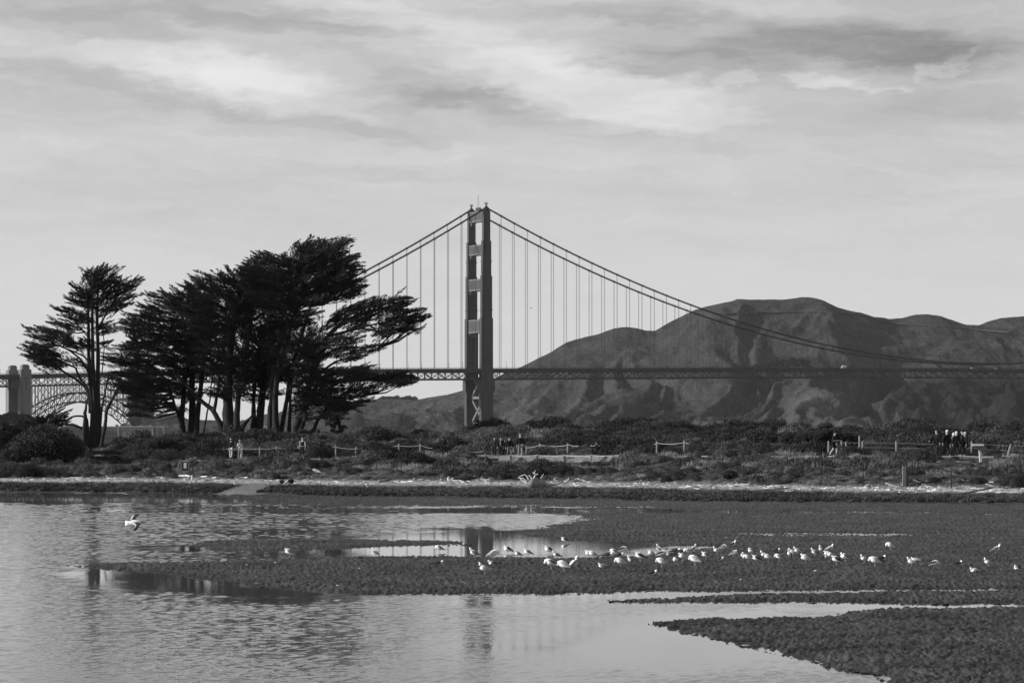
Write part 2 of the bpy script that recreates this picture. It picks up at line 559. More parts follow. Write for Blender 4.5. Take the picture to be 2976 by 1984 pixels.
_cal = nd(_t, 'ShaderNodeAttribute'); _cal.attribute_name = 'rippled'
_patch = wtex(.35, (.5, .30, 1), 6, .7, 4)
_rip = mth(_t, 'ADD', _cal.outputs['Fac'], 0.0, clamp=True)
_hgt = mth(_t, 'ADD', mth(_t, 'MULTIPLY', wtex(11.0, (1, .7, 1), 2, .6, 12), .5), mth(_t, 'MULTIPLY', wtex(5.0, (1, .6, 1), 3, .6, -9), .6))
_bp = nd(_t, 'ShaderNodeBump'); _bp.inputs['Distance'].default_value = .06
_t.links.new(_hgt, _bp.inputs['Height'])
_t.links.new(mth(_t, 'ADD', mth(_t, 'MULTIPLY', _rip, .10), .012), _bp.inputs['Strength'])
_t.links.new(_bp.outputs[0], _b.inputs['Normal'])
_t.links.new(mth(_t, 'ADD', mth(_t, 'MULTIPLY', _rip, .04), .02), _b.inputs['Roughness'])

CALM = [  # x, y, rx, ry of sheltered water (photo px)
    (1500, 1575, 520, 45, 1), (1250, 1600, 420, 18, 1), (2500, 1737, 900, 26, .9), (2700, 1760, 600, 26, .9), 
    (2100, 1860, 700, 110, .75), (700, 1592, 300, 10, .9), (350, 1447, 900, 15, 1), (1700, 1483, 1300, 10, .95), (1400, 1745, 160, 18, .5), (2300, 1488, 900, 8, .9)]


def calmness(wx, wy):
    px, py = 1488 + wx / wy * F, HOR + CH * F / wy
    calm = np.zeros_like(px)
    for (x, y, rx, ry, am) in CALM:
        d = ((px - x) / rx) ** 2 + ((py - y) / ry) ** 2
        calm = np.maximum(calm, np.minimum(1, 1.7 * np.exp(-d)) * am)
    # the dark sheltered wedge below the sandbar's front edge
    jx = (fbm(wx * .25, wy * .9, 4, 81) - .5) * 260; jy = (fbm(wx * .35, wy * .6, 4, 82) - .5) * 34
    WED = [(175, 1652), (257, 1640), (364, 1648), (568, 1668), (746, 1685), (925, 1706), (1060, 1722), (1110, 1733), (1000, 1745), (830, 1750), (640, 1746), (430, 1734), (250, 1712), (170, 1685)]
    wm_ = np.zeros(px.shape)
    for ox, oy in ((0, 0), (-45, -7), (45, 7), (-90, 9), (90, -4), (-140, 3), (150, -8), (-20, 12), (20, -12), (0, 5)): wm_ += in_poly(px + jx + ox, py + jy + oy, WED) * .1
    calm = np.maximum(calm, wm_)
    pat = fbm(wx * .30, wy * .16, 5, 55, .6)
    rip = np.clip(1 - calm + (pat - .5) * 1.5 * np.clip(calm * 4 * (1.02 - calm), 0, 1) + (pat - .5) * .5 * (1 - calm), 0, 1.25)
    return rip * np.where(px > 1500, .8, 1.0)


# wave trains, lengths 0.25 to 1.6 m, running mostly across the view
wr = np.random.default_rng(12)
WAVES = []; SLOPE = .125
for i in range(54):
    lam = .12 * (1.2 / .12) ** ((i + wr.uniform(0, 1)) / 54); an = R(82) + wr.normal(0, .34)
    WAVES.append((2 * math.pi / lam * math.cos(an), 2 * math.pi / lam * math.sin(an), wr.uniform(0, 6.28), wr.uniform(.6, 1.3), lam))
wys = [36.0]
while wys[-1] < 186: wys.append(wys[-1] + max(.05, wys[-1] * .00135))
wys = np.array(wys)
wcol = np.concatenate([np.linspace(-2700, -1650, 24), np.linspace(-1620, 1660, 270), np.linspace(1690, 3200, 36)]) / F
WX = wcol[None, :] * wys[:, None]; WY = np.repeat(wys[:, None], len(wcol), 1)
rip = calmness(WX, WY)
WZ = np.zeros_like(WX)
wn_ = np.zeros(len(wys))
for kx, ky, ph, am, lam in WAVES:      # short waves near, the mesh carries only the longer ones far off
    w_ = np.exp(-(np.log(lam / np.maximum(.13, .0031 * wys)) / .42) ** 2) * am
    wn_ += w_ ** 2 / 2
for kx, ky, ph, am, lam in WAVES:
    w_ = np.exp(-(np.log(lam / np.maximum(.13, .0031 * wys)) / .42) ** 2) * am / np.sqrt(wn_) * SLOPE * lam / 6.283
    WZ += w_[:, None] * np.sin(kx * WX + ky * WY + ph)
gust = .65 + .7 * fbm(WX * .06, WY * .03, 3, 66)
WZ *= (rip * gust + .02) * (1 + .65 * np.clip((WY - 65) / 55, 0, 1))
edge = np.minimum(np.clip((WY - 36) / 1.5, 0, 1), np.clip((186 - WY) / 3, 0, 1)) * np.clip((1 - np.abs(np.linspace(-1, 1, len(wcol)))) * 30, 0, 1)[None, :]
WZ = WZ * edge
idx = np.arange(WX.size).reshape(WX.shape)
# drop the part that is under the sandbars' middle and under the bank
ff = np.stack([idx[:-1, :-1], idx[:-1, 1:], idx[1:, 1:], idx[1:, :-1]], -1).reshape(-1, 4)
vv = [np.stack([WX, WY, WZ], -1).reshape(-1, 3)]; fl = [ff]; rp_ = [rip.ravel()]
nb_ = WX.size


def slab(x0, y0, x1, y1, x2, y2, x3, y3):
    global nb_
    vv.append(np.array([[x0, y0, 0], [x1, y1, 0], [x2, y2, 0], [x3, y3, 0]])); fl.append(np.array([[nb_, nb_ + 1, nb_ + 2, nb_ + 3]])); rp_.append(np.full(4, .6)); nb_ += 4


Ya_, Yb_ = wys[0], wys[-1]; c0, c1 = wcol[0], wcol[-1]
slab(-9000, -60, 9000, -60, c1 * Ya_, Ya_, c0 * Ya_, Ya_)
slab(-9000, -60, c0 * Ya_, Ya_, c0 * Yb_, Yb_, -9000, 14000)
slab(9000, -60, 9000, 14000, c1 * Yb_, Yb_, c1 * Ya_, Ya_)
slab(c0 * Yb_, Yb_, c1 * Yb_, Yb_, 9000, 14000, -9000, 14000)
me = np_mesh('water', np.concatenate(vv), np.concatenate(fl), m_water, True)
a = me.attributes.new('rippled', 'FLOAT', 'POINT'); a.data.foreach_set('value', np.concatenate(rp_).astype(np.float32))
tag(mesh_obj('water', me), kind='structure')
print('water', len(ff))

# ------------------------------------------------------------------ mudflats
MUD = {
    'bar': [(215, 1642), (440, 1637), (610, 1635), (760, 1632), (850, 1627), (1000, 1622), (1100, 1619), (1250, 1618), (1352, 1620), (1413, 1625), (1480, 1622), (1556, 1622),
            (1640, 1622), (1709, 1620), (1800, 1620), (1878, 1617), (1950, 1612), (2060, 1600), (4700, 1600), (4700, 1708), (2976, 1708.5), (2530, 1711), (2151, 1712), (1898, 1716), (1645, 1721),
            (1392, 1724), (1057, 1726), (942, 1718), (925, 1712), (823, 1708), (738, 1697), (746, 1691), (695, 1687), (568, 1674), (466, 1661), (364, 1653), (257, 1645)],
    'spit': [(575, 1580), (620, 1573), (660, 1570), (823, 1567), (1023, 1570), (1200, 1571), (1300, 1573), (1360, 1577), (1300, 1580), (1200, 1583), (1065, 1588), (960, 1592), (853, 1597), (720, 1600), (640, 1598), (590, 1590)],
    'east': [(1700, 1493), (2200, 1492), (4700, 1493), (4700, 1606), (2040, 1606), (1990, 1596), (1930, 1582), (1850, 1573), (1700, 1568), (1610, 1560), (1500, 1549), (1560, 1541), (1640, 1527), (1700, 1512)],
    'strip': [(1760, 1746), (1835, 1743), (2024, 1737), (2276, 1727), (2484, 1725), (2633, 1720), (2752, 1719), (2976, 1717.5), (4700, 1717), (4700, 1755), (2976, 1753), (2574, 1752), (2425, 1749), (2276, 1747), (2000, 1748)],
    'near': [(1927, 1811), (2037, 1802), (2138, 1797), (2266, 1795), (2403, 1797), (2470, 1785), (2540, 1774), (2678, 1770), (2976, 1765), (4700, 1760), (4700, 2100), (2860, 2100), (2720, 2020), (2614, 1980), (2577, 1957),
             (2495, 1948), (2426, 1925), (2357, 1912), (2293, 1900), (2238, 1886), (2156, 1866), (2083, 1850), (2000, 1834)],
    'shore': [(640, 1440), (760, 1434), (1000, 1438), (1700, 1444), (2300, 1456), (4700, 1460), (4700, 1489), (2976, 1487), (2300, 1483), (1900, 1476), (1300, 1469), (895, 1468), (789, 1465), (725, 1455), (670, 1447)],
}
my = np.concatenate([np.arange(1425, 1760, 1.0), np.arange(1760, 2090, 1.0)])
mx = np.concatenate([np.arange(150, 3150, 2.8), np.arange(3151, 4500, 10.0)])
PX, PY = np.meshgrid(mx, my)
wx_ = (fbm(PX * .012, PY * .07, 4, 31) - .5)
mask = np.zeros(PX.shape)
for k, poly in MUD.items():
    s = np.clip((PY - 1400) / 300, .25, 1.6)
    mask = np.maximum(mask, in_poly(PX + wx_ * 60 * s, PY + wx_ * 9 * s, poly).astype(float))


def blur(a, r, ax):
    k = np.ones(2 * r + 1) / (2 * r + 1)
    return np.apply_along_axis(lambda v: np.convolve(np.pad(v, r, mode='edge'), k, 'valid'), ax, a)


b1 = blur(blur(mask, 16, 1), 3, 0); b1 = blur(blur(b1, 10, 1), 2, 0)
b2 = blur(blur(mask, 40, 1), 8, 0)
MYw = CH * F / (PY - HOR); MXw = (PX - 1488) / F * MYw
lump = np.where(PY > 1755, 1 - np.clip(worley(MXw * 5.2 + (fbm(MXw * 3, MYw * 2, 2, 2) - .5) * 2, MYw * 3.6, 3) * (.7 + .6 * fbm(MXw * 1.6, MYw, 2, 6)), 0, 1), fbm(MXw * 14, MYw * 6, 2, 3) * 1.05)
lump2 = vnoise(MXw * 24.0, MYw * 8.0, 8)
nearw = np.clip((PY - 1560) / 250, .5, 1.0)
big = fbm(MXw * .35, MYw * .25, 4, 40)
H = (b1 - .5) * .062 + (b2 - .5) * .035 + .004
H = H + (lump - .52) * np.where(PY > 1755, .10, .11) + (lump2 - .5) * .035 + (fbm(MXw * 1.3, MYw * .9, 3, 44) - .5) * .05 + (big - .5) * .05
pud = np.zeros(PX.shape)
for (x, y, rx, ry) in [(2350, 1553, 420, 5), (2150, 1563, 160, 4), (2030, 1590, 90, 5), (1850, 1560, 150, 3), (2600, 1556, 200, 3)]:
    pud = np.maximum(pud, np.clip(1.6 - ((PX - x) / rx) ** 2 - ((PY - y) / ry) ** 2, 0, 1))
H = H - pud * .055
H = H + (fbm(MXw * 1.6, MYw * .7, 3, 61) - .5) * .11 * np.clip((1600 - PY) / 90, .15, 1)
near = in_poly(PX, PY, [(1800, 1755), (3400, 1750), (3400, 2100), (1800, 2100)])
H = H + np.where(near, (fbm(MXw * 2.2, MYw * 1.3, 3, 49) - .5) * .07, 0)
Zm = H + .008
keep = (Zm > -.02)
kf = keep[:-1, :-1] | keep[:-1, 1:] | keep[1:, 1:] | keep[1:, :-1]
ok = (b1[:-1, :-1] > .06) & kf
idx = np.arange(PX.size).reshape(PX.shape)
q = np.stack([idx[:-1, :-1], idx[1:, :-1], idx[1:, 1:], idx[:-1, 1:]], -1)[ok]
used = np.unique(q)
remap = np.zeros(PX.size, np.int32); remap[used] = np.arange(len(used))
# a vertex keeps its spot on the picture's ground point at z=0
vv = np.stack([MXw, MYw, Zm], -1).reshape(-1, 3)[used]
m_mud = bpy.data.materials.new('wet_mud'); m_mud.use_nodes = True
_t = m_mud.node_tree; _b = _t.nodes['Principled BSDF']
_ge = nd(_t, 'ShaderNodeNewGeometry'); _sp = nd(_t, 'ShaderNodeSeparateXYZ'); _t.links.new(_ge.outputs['Position'], _sp.inputs[0])
_n = nd(_t, 'ShaderNodeTexNoise'); _n.inputs['Scale'].default_value = 5; _n.inputs['Detail'].default_value = 5; _n.inputs['Roughness'].default_value = .8
_mm = nd(_t, 'ShaderNodeMapping'); _mm.inputs['Scale'].default_value = (1, .35, 1); _t.links.new(_ge.outputs['Position'], _mm.inputs[0]); _t.links.new(_mm.outputs[0], _n.inputs['Vector'])
_nn = nd(_t, 'ShaderNodeTexNoise'); _nn.inputs['Scale'].default_value = .5; _nn.inputs['Detail'].default_value = 5
_t.links.new(_ge.outputs['Position'], _nn.inputs['Vector'])
_wet = nd(_t, 'ShaderNodeMapRange'); _wet.inputs['From Min'].default_value = .0; _wet.inputs['From Max'].default_value = .05
_t.links.new(_sp.outputs[2], _wet.inputs['Value'])
_v = mth(_t, 'MULTIPLY', mth(_t, 'ADD', mth(_t, 'MULTIPLY', mth(_t, 'POWER', _n.outputs['Fac'], 2.5), .15), mth(_t, 'MULTIPLY', mth(_t, 'SUBTRACT', _nn.outputs['Fac'], .38), .10)), mth(_t, 'ADD', mth(_t, 'MULTIPLY', _wet.outputs[0], .45), .55))
_c = nd(_t, 'ShaderNodeCombineColor')
for i in range(3): _t.links.new(_v, _c.inputs[i])
_t.links.new(_c.outputs[0], _b.inputs['Base Color'])
_b.inputs['Roughness'].default_value = .6; _b.inputs['Specular IOR Level'].default_value = .12
me = np_mesh('mudflat', vv, remap[q], m_mud, False)
tag(mesh_obj('mudflat', me), kind='structure')
print('mud faces', len(q))

# ------------------------------------------------------------------ far hills
m_hill = bpy.data.materials.new('hill_grass_and_scrub'); m_hill.use_nodes = True
_t = m_hill.node_tree; _b = _t.nodes['Principled BSDF']; _b.inputs['Roughness'].default_value = 1; _b.inputs['Specular IOR Level'].default_value = .0
_ge = nd(_t, 'ShaderNodeNewGeometry')
_at = nd(_t, 'ShaderNodeAttribute'); _at.attribute_name = 'cover'
_n = nd(_t, 'ShaderNodeTexNoise'); _n.inputs['Scale'].default_value = .02; _n.inputs['Detail'].default_value = 8; _n.inputs['Roughness'].default_value = .7
_t.links.new(_ge.outputs['Position'], _n.inputs['Vector'])
_n3 = nd(_t, 'ShaderNodeTexNoise'); _n3.inputs['Scale'].default_value = .12; _n3.inputs['Detail'].default_value = 5; _n3.inputs['Roughness'].default_value = .7
_t.links.new(_ge.outputs['Position'], _n3.inputs['Vector'])
_v = mth(_t, 'MULTIPLY', _at.outputs['Fac'], mth(_t, 'ADD', mth(_t, 'ADD', mth(_t, 'MULTIPLY', _n.outputs['Fac'], 1.8), mth(_t, 'MULTIPLY', _n3.outputs['Fac'], 2.0)), -.9))
_c = nd(_t, 'ShaderNodeCombineColor')
for i in range(3): _t.links.new(_v, _c.inputs[i])
_t.links.new(_c.outputs[0], _b.inputs['Base Color'])
_bp = nd(_t, 'ShaderNodeBump'); _bp.inputs['Strength'].default_value = 1; _bp.inputs['Distance'].default_value = 9
_t.links.new(_n3.outputs['Fac'], _bp.inputs['Height']); _t.links.new(_bp.outputs[0], _b.inputs['Normal'])


WOODY = [False]


def hill(name, sky_pts, Yd, depth, amp, x0, x1, seed, nxp=420, nyp=110, k=1.0, spur=260.0, cover=.10, cov_fn=None, bulges=(), prof_pow=.85):
    """ridge whose crest follows sky_pts (photo px) at distance Yd, falling towards the camera over depth metres"""
    u = np.linspace(x0, x1, nxp)
    t = np.linspace(-.25, 1, nyp)
    U, T = np.meshgrid(u, t)
    Y = Yd - T * depth
    X = (U - 1488) / F * Yd
    crest_px = np.interp(u, [p[0] for p in sky_pts], [p[1] for p in sky_pts])
    crest_px = crest_px + (fbm(u * .03, u * 0, 4, seed + 3) - .5) * 4
    cz = CH + (HOR - crest_px) / F * Yd
    C = np.tile(cz, (nyp, 1))
    Tp = np.clip(T, 0, 1)
    z = C * (1 - Tp ** prof_pow * 1.04) if prof_pow >= 1 else C * (1 - (Tp ** (1 / prof_pow)) * 1.04)
    z = np.where(T < 0, C * (1 + T * 2.2), z)
    # spurs and gullies run diagonally down to the left
    s = (X - k * (Y - Yd)) / spur
    wob = fbm(X / 300, Y / 300, 3, seed + 50) * .9
    rd = 1.25 * ridged(s + wob, Y / 1400 + 3, 2, seed, .4) + .55 * ridged(s * 2.7 + wob * 2.5, Y / 420, 3, seed + 7, .6)
    env = np.clip(Tp * 3.0, 0, 1) * np.clip((1 - Tp) * 3.5, .25, 1)
    z = z + (rd - 1.1) * amp * env * (C / 260.0) ** .6
    cw = np.clip((Tp - .35) * 2.5, 0, 1) * np.clip((fbm(X / 260, Y / 300, 3, seed + 31) - .33) * 4, .15, 1)
    z = z + (ridged(s * 6.5 + wob * 3 + fbm(X / 60, Y / 60, 2, 4) * .6, Y / 300, 3, seed + 13, .6) - .6) * amp * .50 * cw
    fine = (fbm(X / 24, Y / 24, 4, seed + 21, .6) - .5) * 15
    z = z + fine * np.clip(Tp * 5, 0.0, 1)
    if name == 'hills':
        wd = np.clip((U - 2330) / 150, 0, 1) * np.clip((Tp - .45) * 6, 0, 1)
        z = z + wd * np.maximum(0, fbm(X / 26, Y / 34, 3, 123) - .42) * 60
    for (bx, by, brx, bt, bh) in bulges:     # separate shoulders: centre px, t, radius px, radius t, height
        z = z + bh * np.exp(-((U - k * 0 - bx) / brx) ** 2 - ((T - by) / bt) ** 2)
    z = np.where(T >= .985, -6, z)
    idx = np.arange(X.size).reshape(X.shape)
    ff = np.stack([idx[:-1, :-1], idx[1:, :-1], idx[1:, 1:], idx[:-1, 1:]], -1).reshape(-1, 4)
    me = np_mesh(name, np.stack([X, Y, z], -1).reshape(-1, 3), ff, m_hill, True)
    cov = np.full(X.shape, cover)
    if cov_fn is not None: cov = cov_fn(U, T, X, Y, z)
    a = me.attributes.new('cover', 'FLOAT', 'POINT'); a.data.foreach_set('value', cov.ravel().astype(np.float32))
    o = tag(mesh_obj(name, me), kind='structure')
    return o, (U, T, X, Y, z)


SKY_MAIN = [(1100, 1200), (1222, 1162), (1250, 1156), (1300, 1148), (1350, 1134), (1430, 1103), (1516, 1064), (1560, 1043), (1604, 1020), (1645, 996), (1672, 986), (1747, 967), (1784, 955), (1808, 951), (1829, 949), (1852, 953),
            (1876, 960), (1903, 960), (1920, 950), (1951, 932), (1978, 920), (2019, 899), (2046, 892), (2080, 884), (2124, 877), (2135, 873), (2200, 872), (2278, 870), (2329, 864), (2363, 865),
            (2394, 874), (2428, 891), (2468, 903), (2496, 908), (2536, 921), (2584, 927), (2618, 924), (2659, 913), (2696, 912), (2734, 917), (2771, 930), (2809, 942), (2843, 945), (2877, 933),
            (2907, 925), (2976, 918), (3200, 925), (3500, 960), (3900, 1010)]


def cov_main(U, T, X, Y, z):
    py = HOR - (z - CH) / Y * F
    g = .058 + .03 * (fbm(U * .01, T * 8, 4, 77) - .5)
    # dark coastal scrub and woods low on the right
    wood = np.clip((U - 2330) / 120, 0, 1) * np.clip((py - 1085) / 30, 0, 1)
    wood = np.maximum(wood, np.clip(1.4 - ((U - 2290) / 110) ** 2 - ((py - 1062) / 26) ** 2, 0, 1))
    wood = np.maximum(wood, np.clip(fbm(U * .02, py * .03, 4, 12) - .55, 0, 1) * 3)
    g = g * (1 - np.clip(wood, 0, 1) * .62)
    cliff = np.clip(1.2 - ((U - (2330 - (py - 1150) * .9)) / 130) ** 2, 0, 1) * np.clip((py - 1110) / 30, 0, 1)
    g = g + cliff * .07 * fbm(U * .05, py * .08, 4, 5)
    cl2 = np.clip((1640 - U) / 120, 0, 1) * np.clip((py - 1090) / 30, 0, 1)
    return g + cl2 * .035 * fbm(U * .06, py * .02, 4, 5)


hills_o, HA = hill('hills', SKY_MAIN, 4700, 950, 150, 1080, 3900, 3, nxp=640, nyp=160, k=.42, spur=330, cov_fn=cov_main)
hill('hills_low_ridge', [(380, 1250), (430, 1211), (449, 1207), (483, 1201), (505, 1202), (530, 1209), (545, 1218), (584, 1220), (615, 1220), (694, 1225), (722, 1221), (773, 1206), (850, 1190),
     (950, 1172), (1040, 1163), (1097, 1160), (1150, 1158), (1213, 1161), (1250, 1153), (1300, 1148), (1420, 1110), (1560, 1100), (1700, 1160)], 5200, 700, 40, 380, 1700, 11, k=.4, spur=240, cover=.06)
hill('headland', [(940, 1290), (985, 1236), (1033, 1199), (1048, 1203), (1062, 1215), (1085, 1219), (1110, 1212), (1140, 1201), (1165, 1199), (1185, 1207), (1207, 1214), (1240, 1218), (1290, 1235), (1360, 1290)], 4300, 240, 25, 930, 1370, 23, nxp=160, nyp=60, k=.6, spur=160, cover=.035)
hill('hill_beyond_fort', [(150, 1290), (185, 1242), (196, 1233), (210, 1229), (222, 1233), (232, 1241), (300, 1252), (420, 1225), (470, 1238), (560, 1290)], 4900, 240, 12, 150, 560, 29, nxp=90, nyp=30, cover=.045)
hill('bluff', [(-700, 1150), (-300, 1180), (-100, 1212), (0, 1216), (10, 1210), (28, 1200), (45, 1207), (70, 1212), (110, 1216), (150, 1240), (200, 1268), (260, 1290)], 2060, 130, 22, -700, 260, 37, nxp=220, nyp=50, k=.5, spur=60, cover=.02)


# road cut across the upper slope
m_road = mat('road_cut', .10, .9, .5, .15)
U_, T_, X_, Y_, Z_ = HA
PYH = HOR - (Z_ - CH) / Y_ * F


def hill_hit(x, y):
    j = int(np.argmin(np.abs(U_[0] - x)))
    col = PYH[:, j]; k = int(np.argmin(np.where(T_[:, j] > .0, np.abs(col - y), 1e9)))
    return Vector((X_[k, j], Y_[k, j], Z_[k, j]))


for pts in ([(2046, 913), (2120, 909), (2180, 908), (2240, 908), (2300, 907), (2360, 906), (2400, 907), (2450, 913), (2520, 926), (2600, 941), (2700, 948), (2800, 955), (2900, 967), (2990, 971)],):
    ctr = []
    for (x1, y1), (x2, y2) in zip(pts[:-1], pts[1:]):
        for q in np.linspace(0, 1, 6)[:-1]: ctr.append(hill_hit(x1 + (x2 - x1) * q, y1 + (y2 - y1) * q))
    zc_ = [sum(c.z for c in ctr[max(0, i - 2):i + 3]) / len(ctr[max(0, i - 2):i + 3]) for i in range(len(ctr))]
    yc_ = [sum(c.y for c in ctr[max(0, i - 2):i + 3]) / len(ctr[max(0, i - 2):i + 3]) for i in range(len(ctr))]
    mb = MB()
    for i in range(len(ctr) - 1):
        mb.bar((ctr[i].x, yc_[i] - 3, zc_[i] + .4), (ctr[i + 1].x, yc_[i + 1] - 3, zc_[i + 1] + .4), 7, .8)
    tag(mb.build('hill_road', m_road), kind='structure')

# ------------------------------------------------------------------ suspension bridge
TH = R(32.4)
BY = 2420.0
BX = (1413 - 1488) / F * BY
m_steel = mat('painted_steel', .055, .7, .4, .35, stretch=(1, 1, .12), spec=.15)
m_cable = mat('cable_paint', .025, .9, spec=.05)
m_conc = mat('weathered_concrete', .24, .9, .35, .12, stretch=(1, 1, .25), detail=6)
m_deck = mat('asphalt', .05, .9)
m_lamp = mat('lamp_grey_paint', .35, .5)
m_white = mat('white_paint', .75, .4)
m_glass = mat('dark_glass', .02, .1, spec=.6)
m_tyre = mat('black_rubber', .02, .8)
bridge = tag(empty('suspension_bridge', (BX, BY, 0), TH), 'long steel suspension bridge with one tall tower crossing above the dune and the hills', 'bridge')


def dz(s):
    return float(np.interp(s, [-700, -471, -356, -200, -78, 0, 213, 331, 640, 900, 1300], [58, 63.8, 68.0, 72.2, 74.8, 76.2, 80.2, 82.4, 86.6, 87.2, 84]))


def bpt(s, w, z):
    """world point of a bridge-local point"""
    return Vector((BX + s * math.cos(TH) - w * math.sin(TH), BY + s * math.sin(TH) + w * math.cos(TH), z))


WID = 27.4
SEG = [(0, 3, 17, 7.5), (3, 53.5, 13.6, 4.2), (65.2, 123.8, 13.2, 4.0), (123.8, 164.8, 11.4, 3.7), (164.8, 198.4, 9.6, 3.4), (198.4, 227.5, 7.5, 3.1)]
for w in (0, WID):
    mb = MB()
    for (z0, z1, L, T) in SEG:
        mb.box((0, w, (z0 + z1) / 2), (L, T, z1 - z0))
        mb.box((0, w, (z0 + z1) / 2 - .4), (L * .5, T + 1.0, z1 - z0 - .8))
        mb.box((0, w, z1 - .5), (L - .5, T - .2, 2.2), taper=.86)
    mb.box((0, w, 59.3), (16.6, 5.6, 11.6))
    mb.box((0, w, 53.0), (15.2, 5.0, 2.4))
    mb.box((0, w, 65.7), (15.4, 5.0, 2.6), taper=.9)
    leg = mb.build('tower_leg', m_steel, bridge)
    sb = MB().box((0, w, 229.1), (7.0, 3.4, 2.4), taper=.72).box((0, w, 231.0), (4.2, 2.6, 1.6), taper=.5)
    sb.box((0, w, 232.8), (1.4, 1.4, 2.6), taper=.6)
    for dx in (-1.3, -.45, .45, 1.3): sb.bar((dx, w, 233.5), (dx * 1.2, w, 236.5 - abs(dx) * .6), .28)
    sb.box((0, w, 234.6), (3.2, 1.4, .4))
    sb.build('cable_saddle', m_steel, bridge)
    for zz, L in ((178.5, 10.6), (131.5, 12.6)):
        rb = MB().box((0, w, zz), (L, 4.6, .5))
        for dx in np.linspace(-L / 2 + .4, L / 2 - .4, 7): rb.bar((dx, w - 2.3, zz), (dx, w - 2.3, zz + 1.4), .18)
        for dy in (-2.3, 2.3): rb.bar((-L / 2, w + dy, zz + 1.4), (L / 2, w + dy, zz + 1.4), .2)
        rb.build('inspection_gallery', m_steel, bridge)
m_strut_sunlit = mat('sunlit_strut_paint', .13, .6, .2, .08)  # tower steel made lighter: sunlight on struts and braces put into the colour
for (z0, z1, L) in ((217.4, 227.6, 5.6), (185.2, 195.2, 7.2), (150.5, 162.0, 8.6), (109.6, 122.6, 9.8)):
    mb = MB().box((0, WID / 2, (z0 + z1) / 2), (L, WID - 3.0, z1 - z0))
    for zz in (z0 + .6, z1 - .6): mb.box((0, WID / 2, zz), (L + .9, WID - 3.0, 1.1))
    for k in range(12):
        w = 3.0 + (WID - 6.0) * k / 11
        mb.box((-L / 2 - .25, w, (z0 + z1) / 2), (.5, .7, z1 - z0 - 3.2))
    for w, sgn in ((2.2, 1), (WID - 2.2, -1)):
        mb.box((0, w + sgn * 1.0, z0 - .9), (L * .8, 2.2, 1.8)); mb.box((0, w + sgn * .4, z0 - 2.6), (L * .8, 1.4, 1.8))
    mb.build('portal_strut', m_strut_sunlit, bridge)
g = MB().box((0, WID / 2, 229.2), (3.2, 7, 2.4)).box((0, WID / 2 - 2, 231), (1.2, 1.4, 1.8)).bar((0, WID / 2 + 1, 230), (0, WID / 2 + 1, 244), .28).box((0, WID / 2 + 3, 230.8), (2.4, 1.8, 1.8))
g.build('beacon_house', m_steel, bridge)
for (z0, z1) in ((47.5, 70), (22, 46.5), (0.5, 21)):
    a, b = 2.2, WID - 2.2
    for p, q in (((0, a, z0), (0, b, z1)), ((0, a, z1), (0, b, z0))):
        MB().bar(p, q, 2.0, 3.4, up=Vector((1, 0, 0))).build('cross_brace', m_strut_sunlit, bridge)
for zz in (47.0, 21.6, 1.2):
    MB().box((0, WID / 2, zz), (3.2, WID - 4, 2.6)).build('cross_beam', m_strut_sunlit, bridge)
MB().box((0, WID / 2, .6), (34, 48, 5.0)).box((0, WID / 2, 3.5), (30, 42, 1.2)).build('tower_pier', m_conc, bridge)

# main cables


def cz(s):
    if s >= 0: return 90.5 + (230.5 - 90.5) * (1 - s / 640.0) ** 2
    return 230.5 + .584 * s + .000351 * s * s


cab = {}
for w in (0, WID):
    ss = list(np.arange(-343, 0, 7.62)) + [0] + list(np.arange(7.62, 1270, 15.24))
    MB().tube([(s, w, cz(s)) for s in ss], [.78] * len(ss), 8).build('main_cable', m_cable, bridge, True)
    for off in (.9,):
        MB().tube([(s, w, cz(s) + 1.3) for s in ss], [.09] * len(ss), 4).build('hand_cable', m_steel, bridge)
# suspenders: rope pairs every 15.24 m, one unit mesh scaled to length
hm = MB(); [hm.bar((dx, 0, 0), (dx, 0, 1), .17) for dx in (-.3, .3)]
hme = hm.mesh('suspender', mat('suspender_rope', .04, .9, spec=.05))
cm = MB().box((0, 0, 0), (1.5, 1.7, 1.7)).mesh('cable_band', m_steel)
for w in (0, WID):
    for k in list(range(-22, 0)) + list(range(0, 46)):
        s = 17.0 + k * 15.24 if k >= 0 else -12.0 + (k + 1) * 15.24
        top, bot = cz(s), dz(s) - 1
        if top - bot < 1.0: continue
        o = mesh_obj('suspender', hme, bridge, (s, w, bot)); o.scale = (1, 1, top - bot)
        mesh_obj('cable_band', cm, bridge, (s, w, top))

# deck
def ribbon(prof, s0, s1, step, name, m, w0, w1):
    """box section swept along the deck: prof = (z below deck top: upper, lower)"""
    mb = MB(); ss = np.arange(s0, s1 + .1, step); rings = []
    for s in ss:
        z = dz(s); k = len(mb.v)
        for (w, q) in ((w0, prof[1]), (w1, prof[1]), (w1, prof[0]), (w0, prof[0])): mb.v.append(Vector((s, w, z + q)))
        rings.append(k)
    for a, b in zip(rings[:-1], rings[1:]):
        for j in range(4): mb.f.append((a + j, a + (j + 1) % 4, b + (j + 1) % 4, b + j))
    mb.f += [tuple(rings[0] + j for j in range(4)), tuple(rings[-1] + j for j in range(4))]
    return mb.build(name, m, bridge)


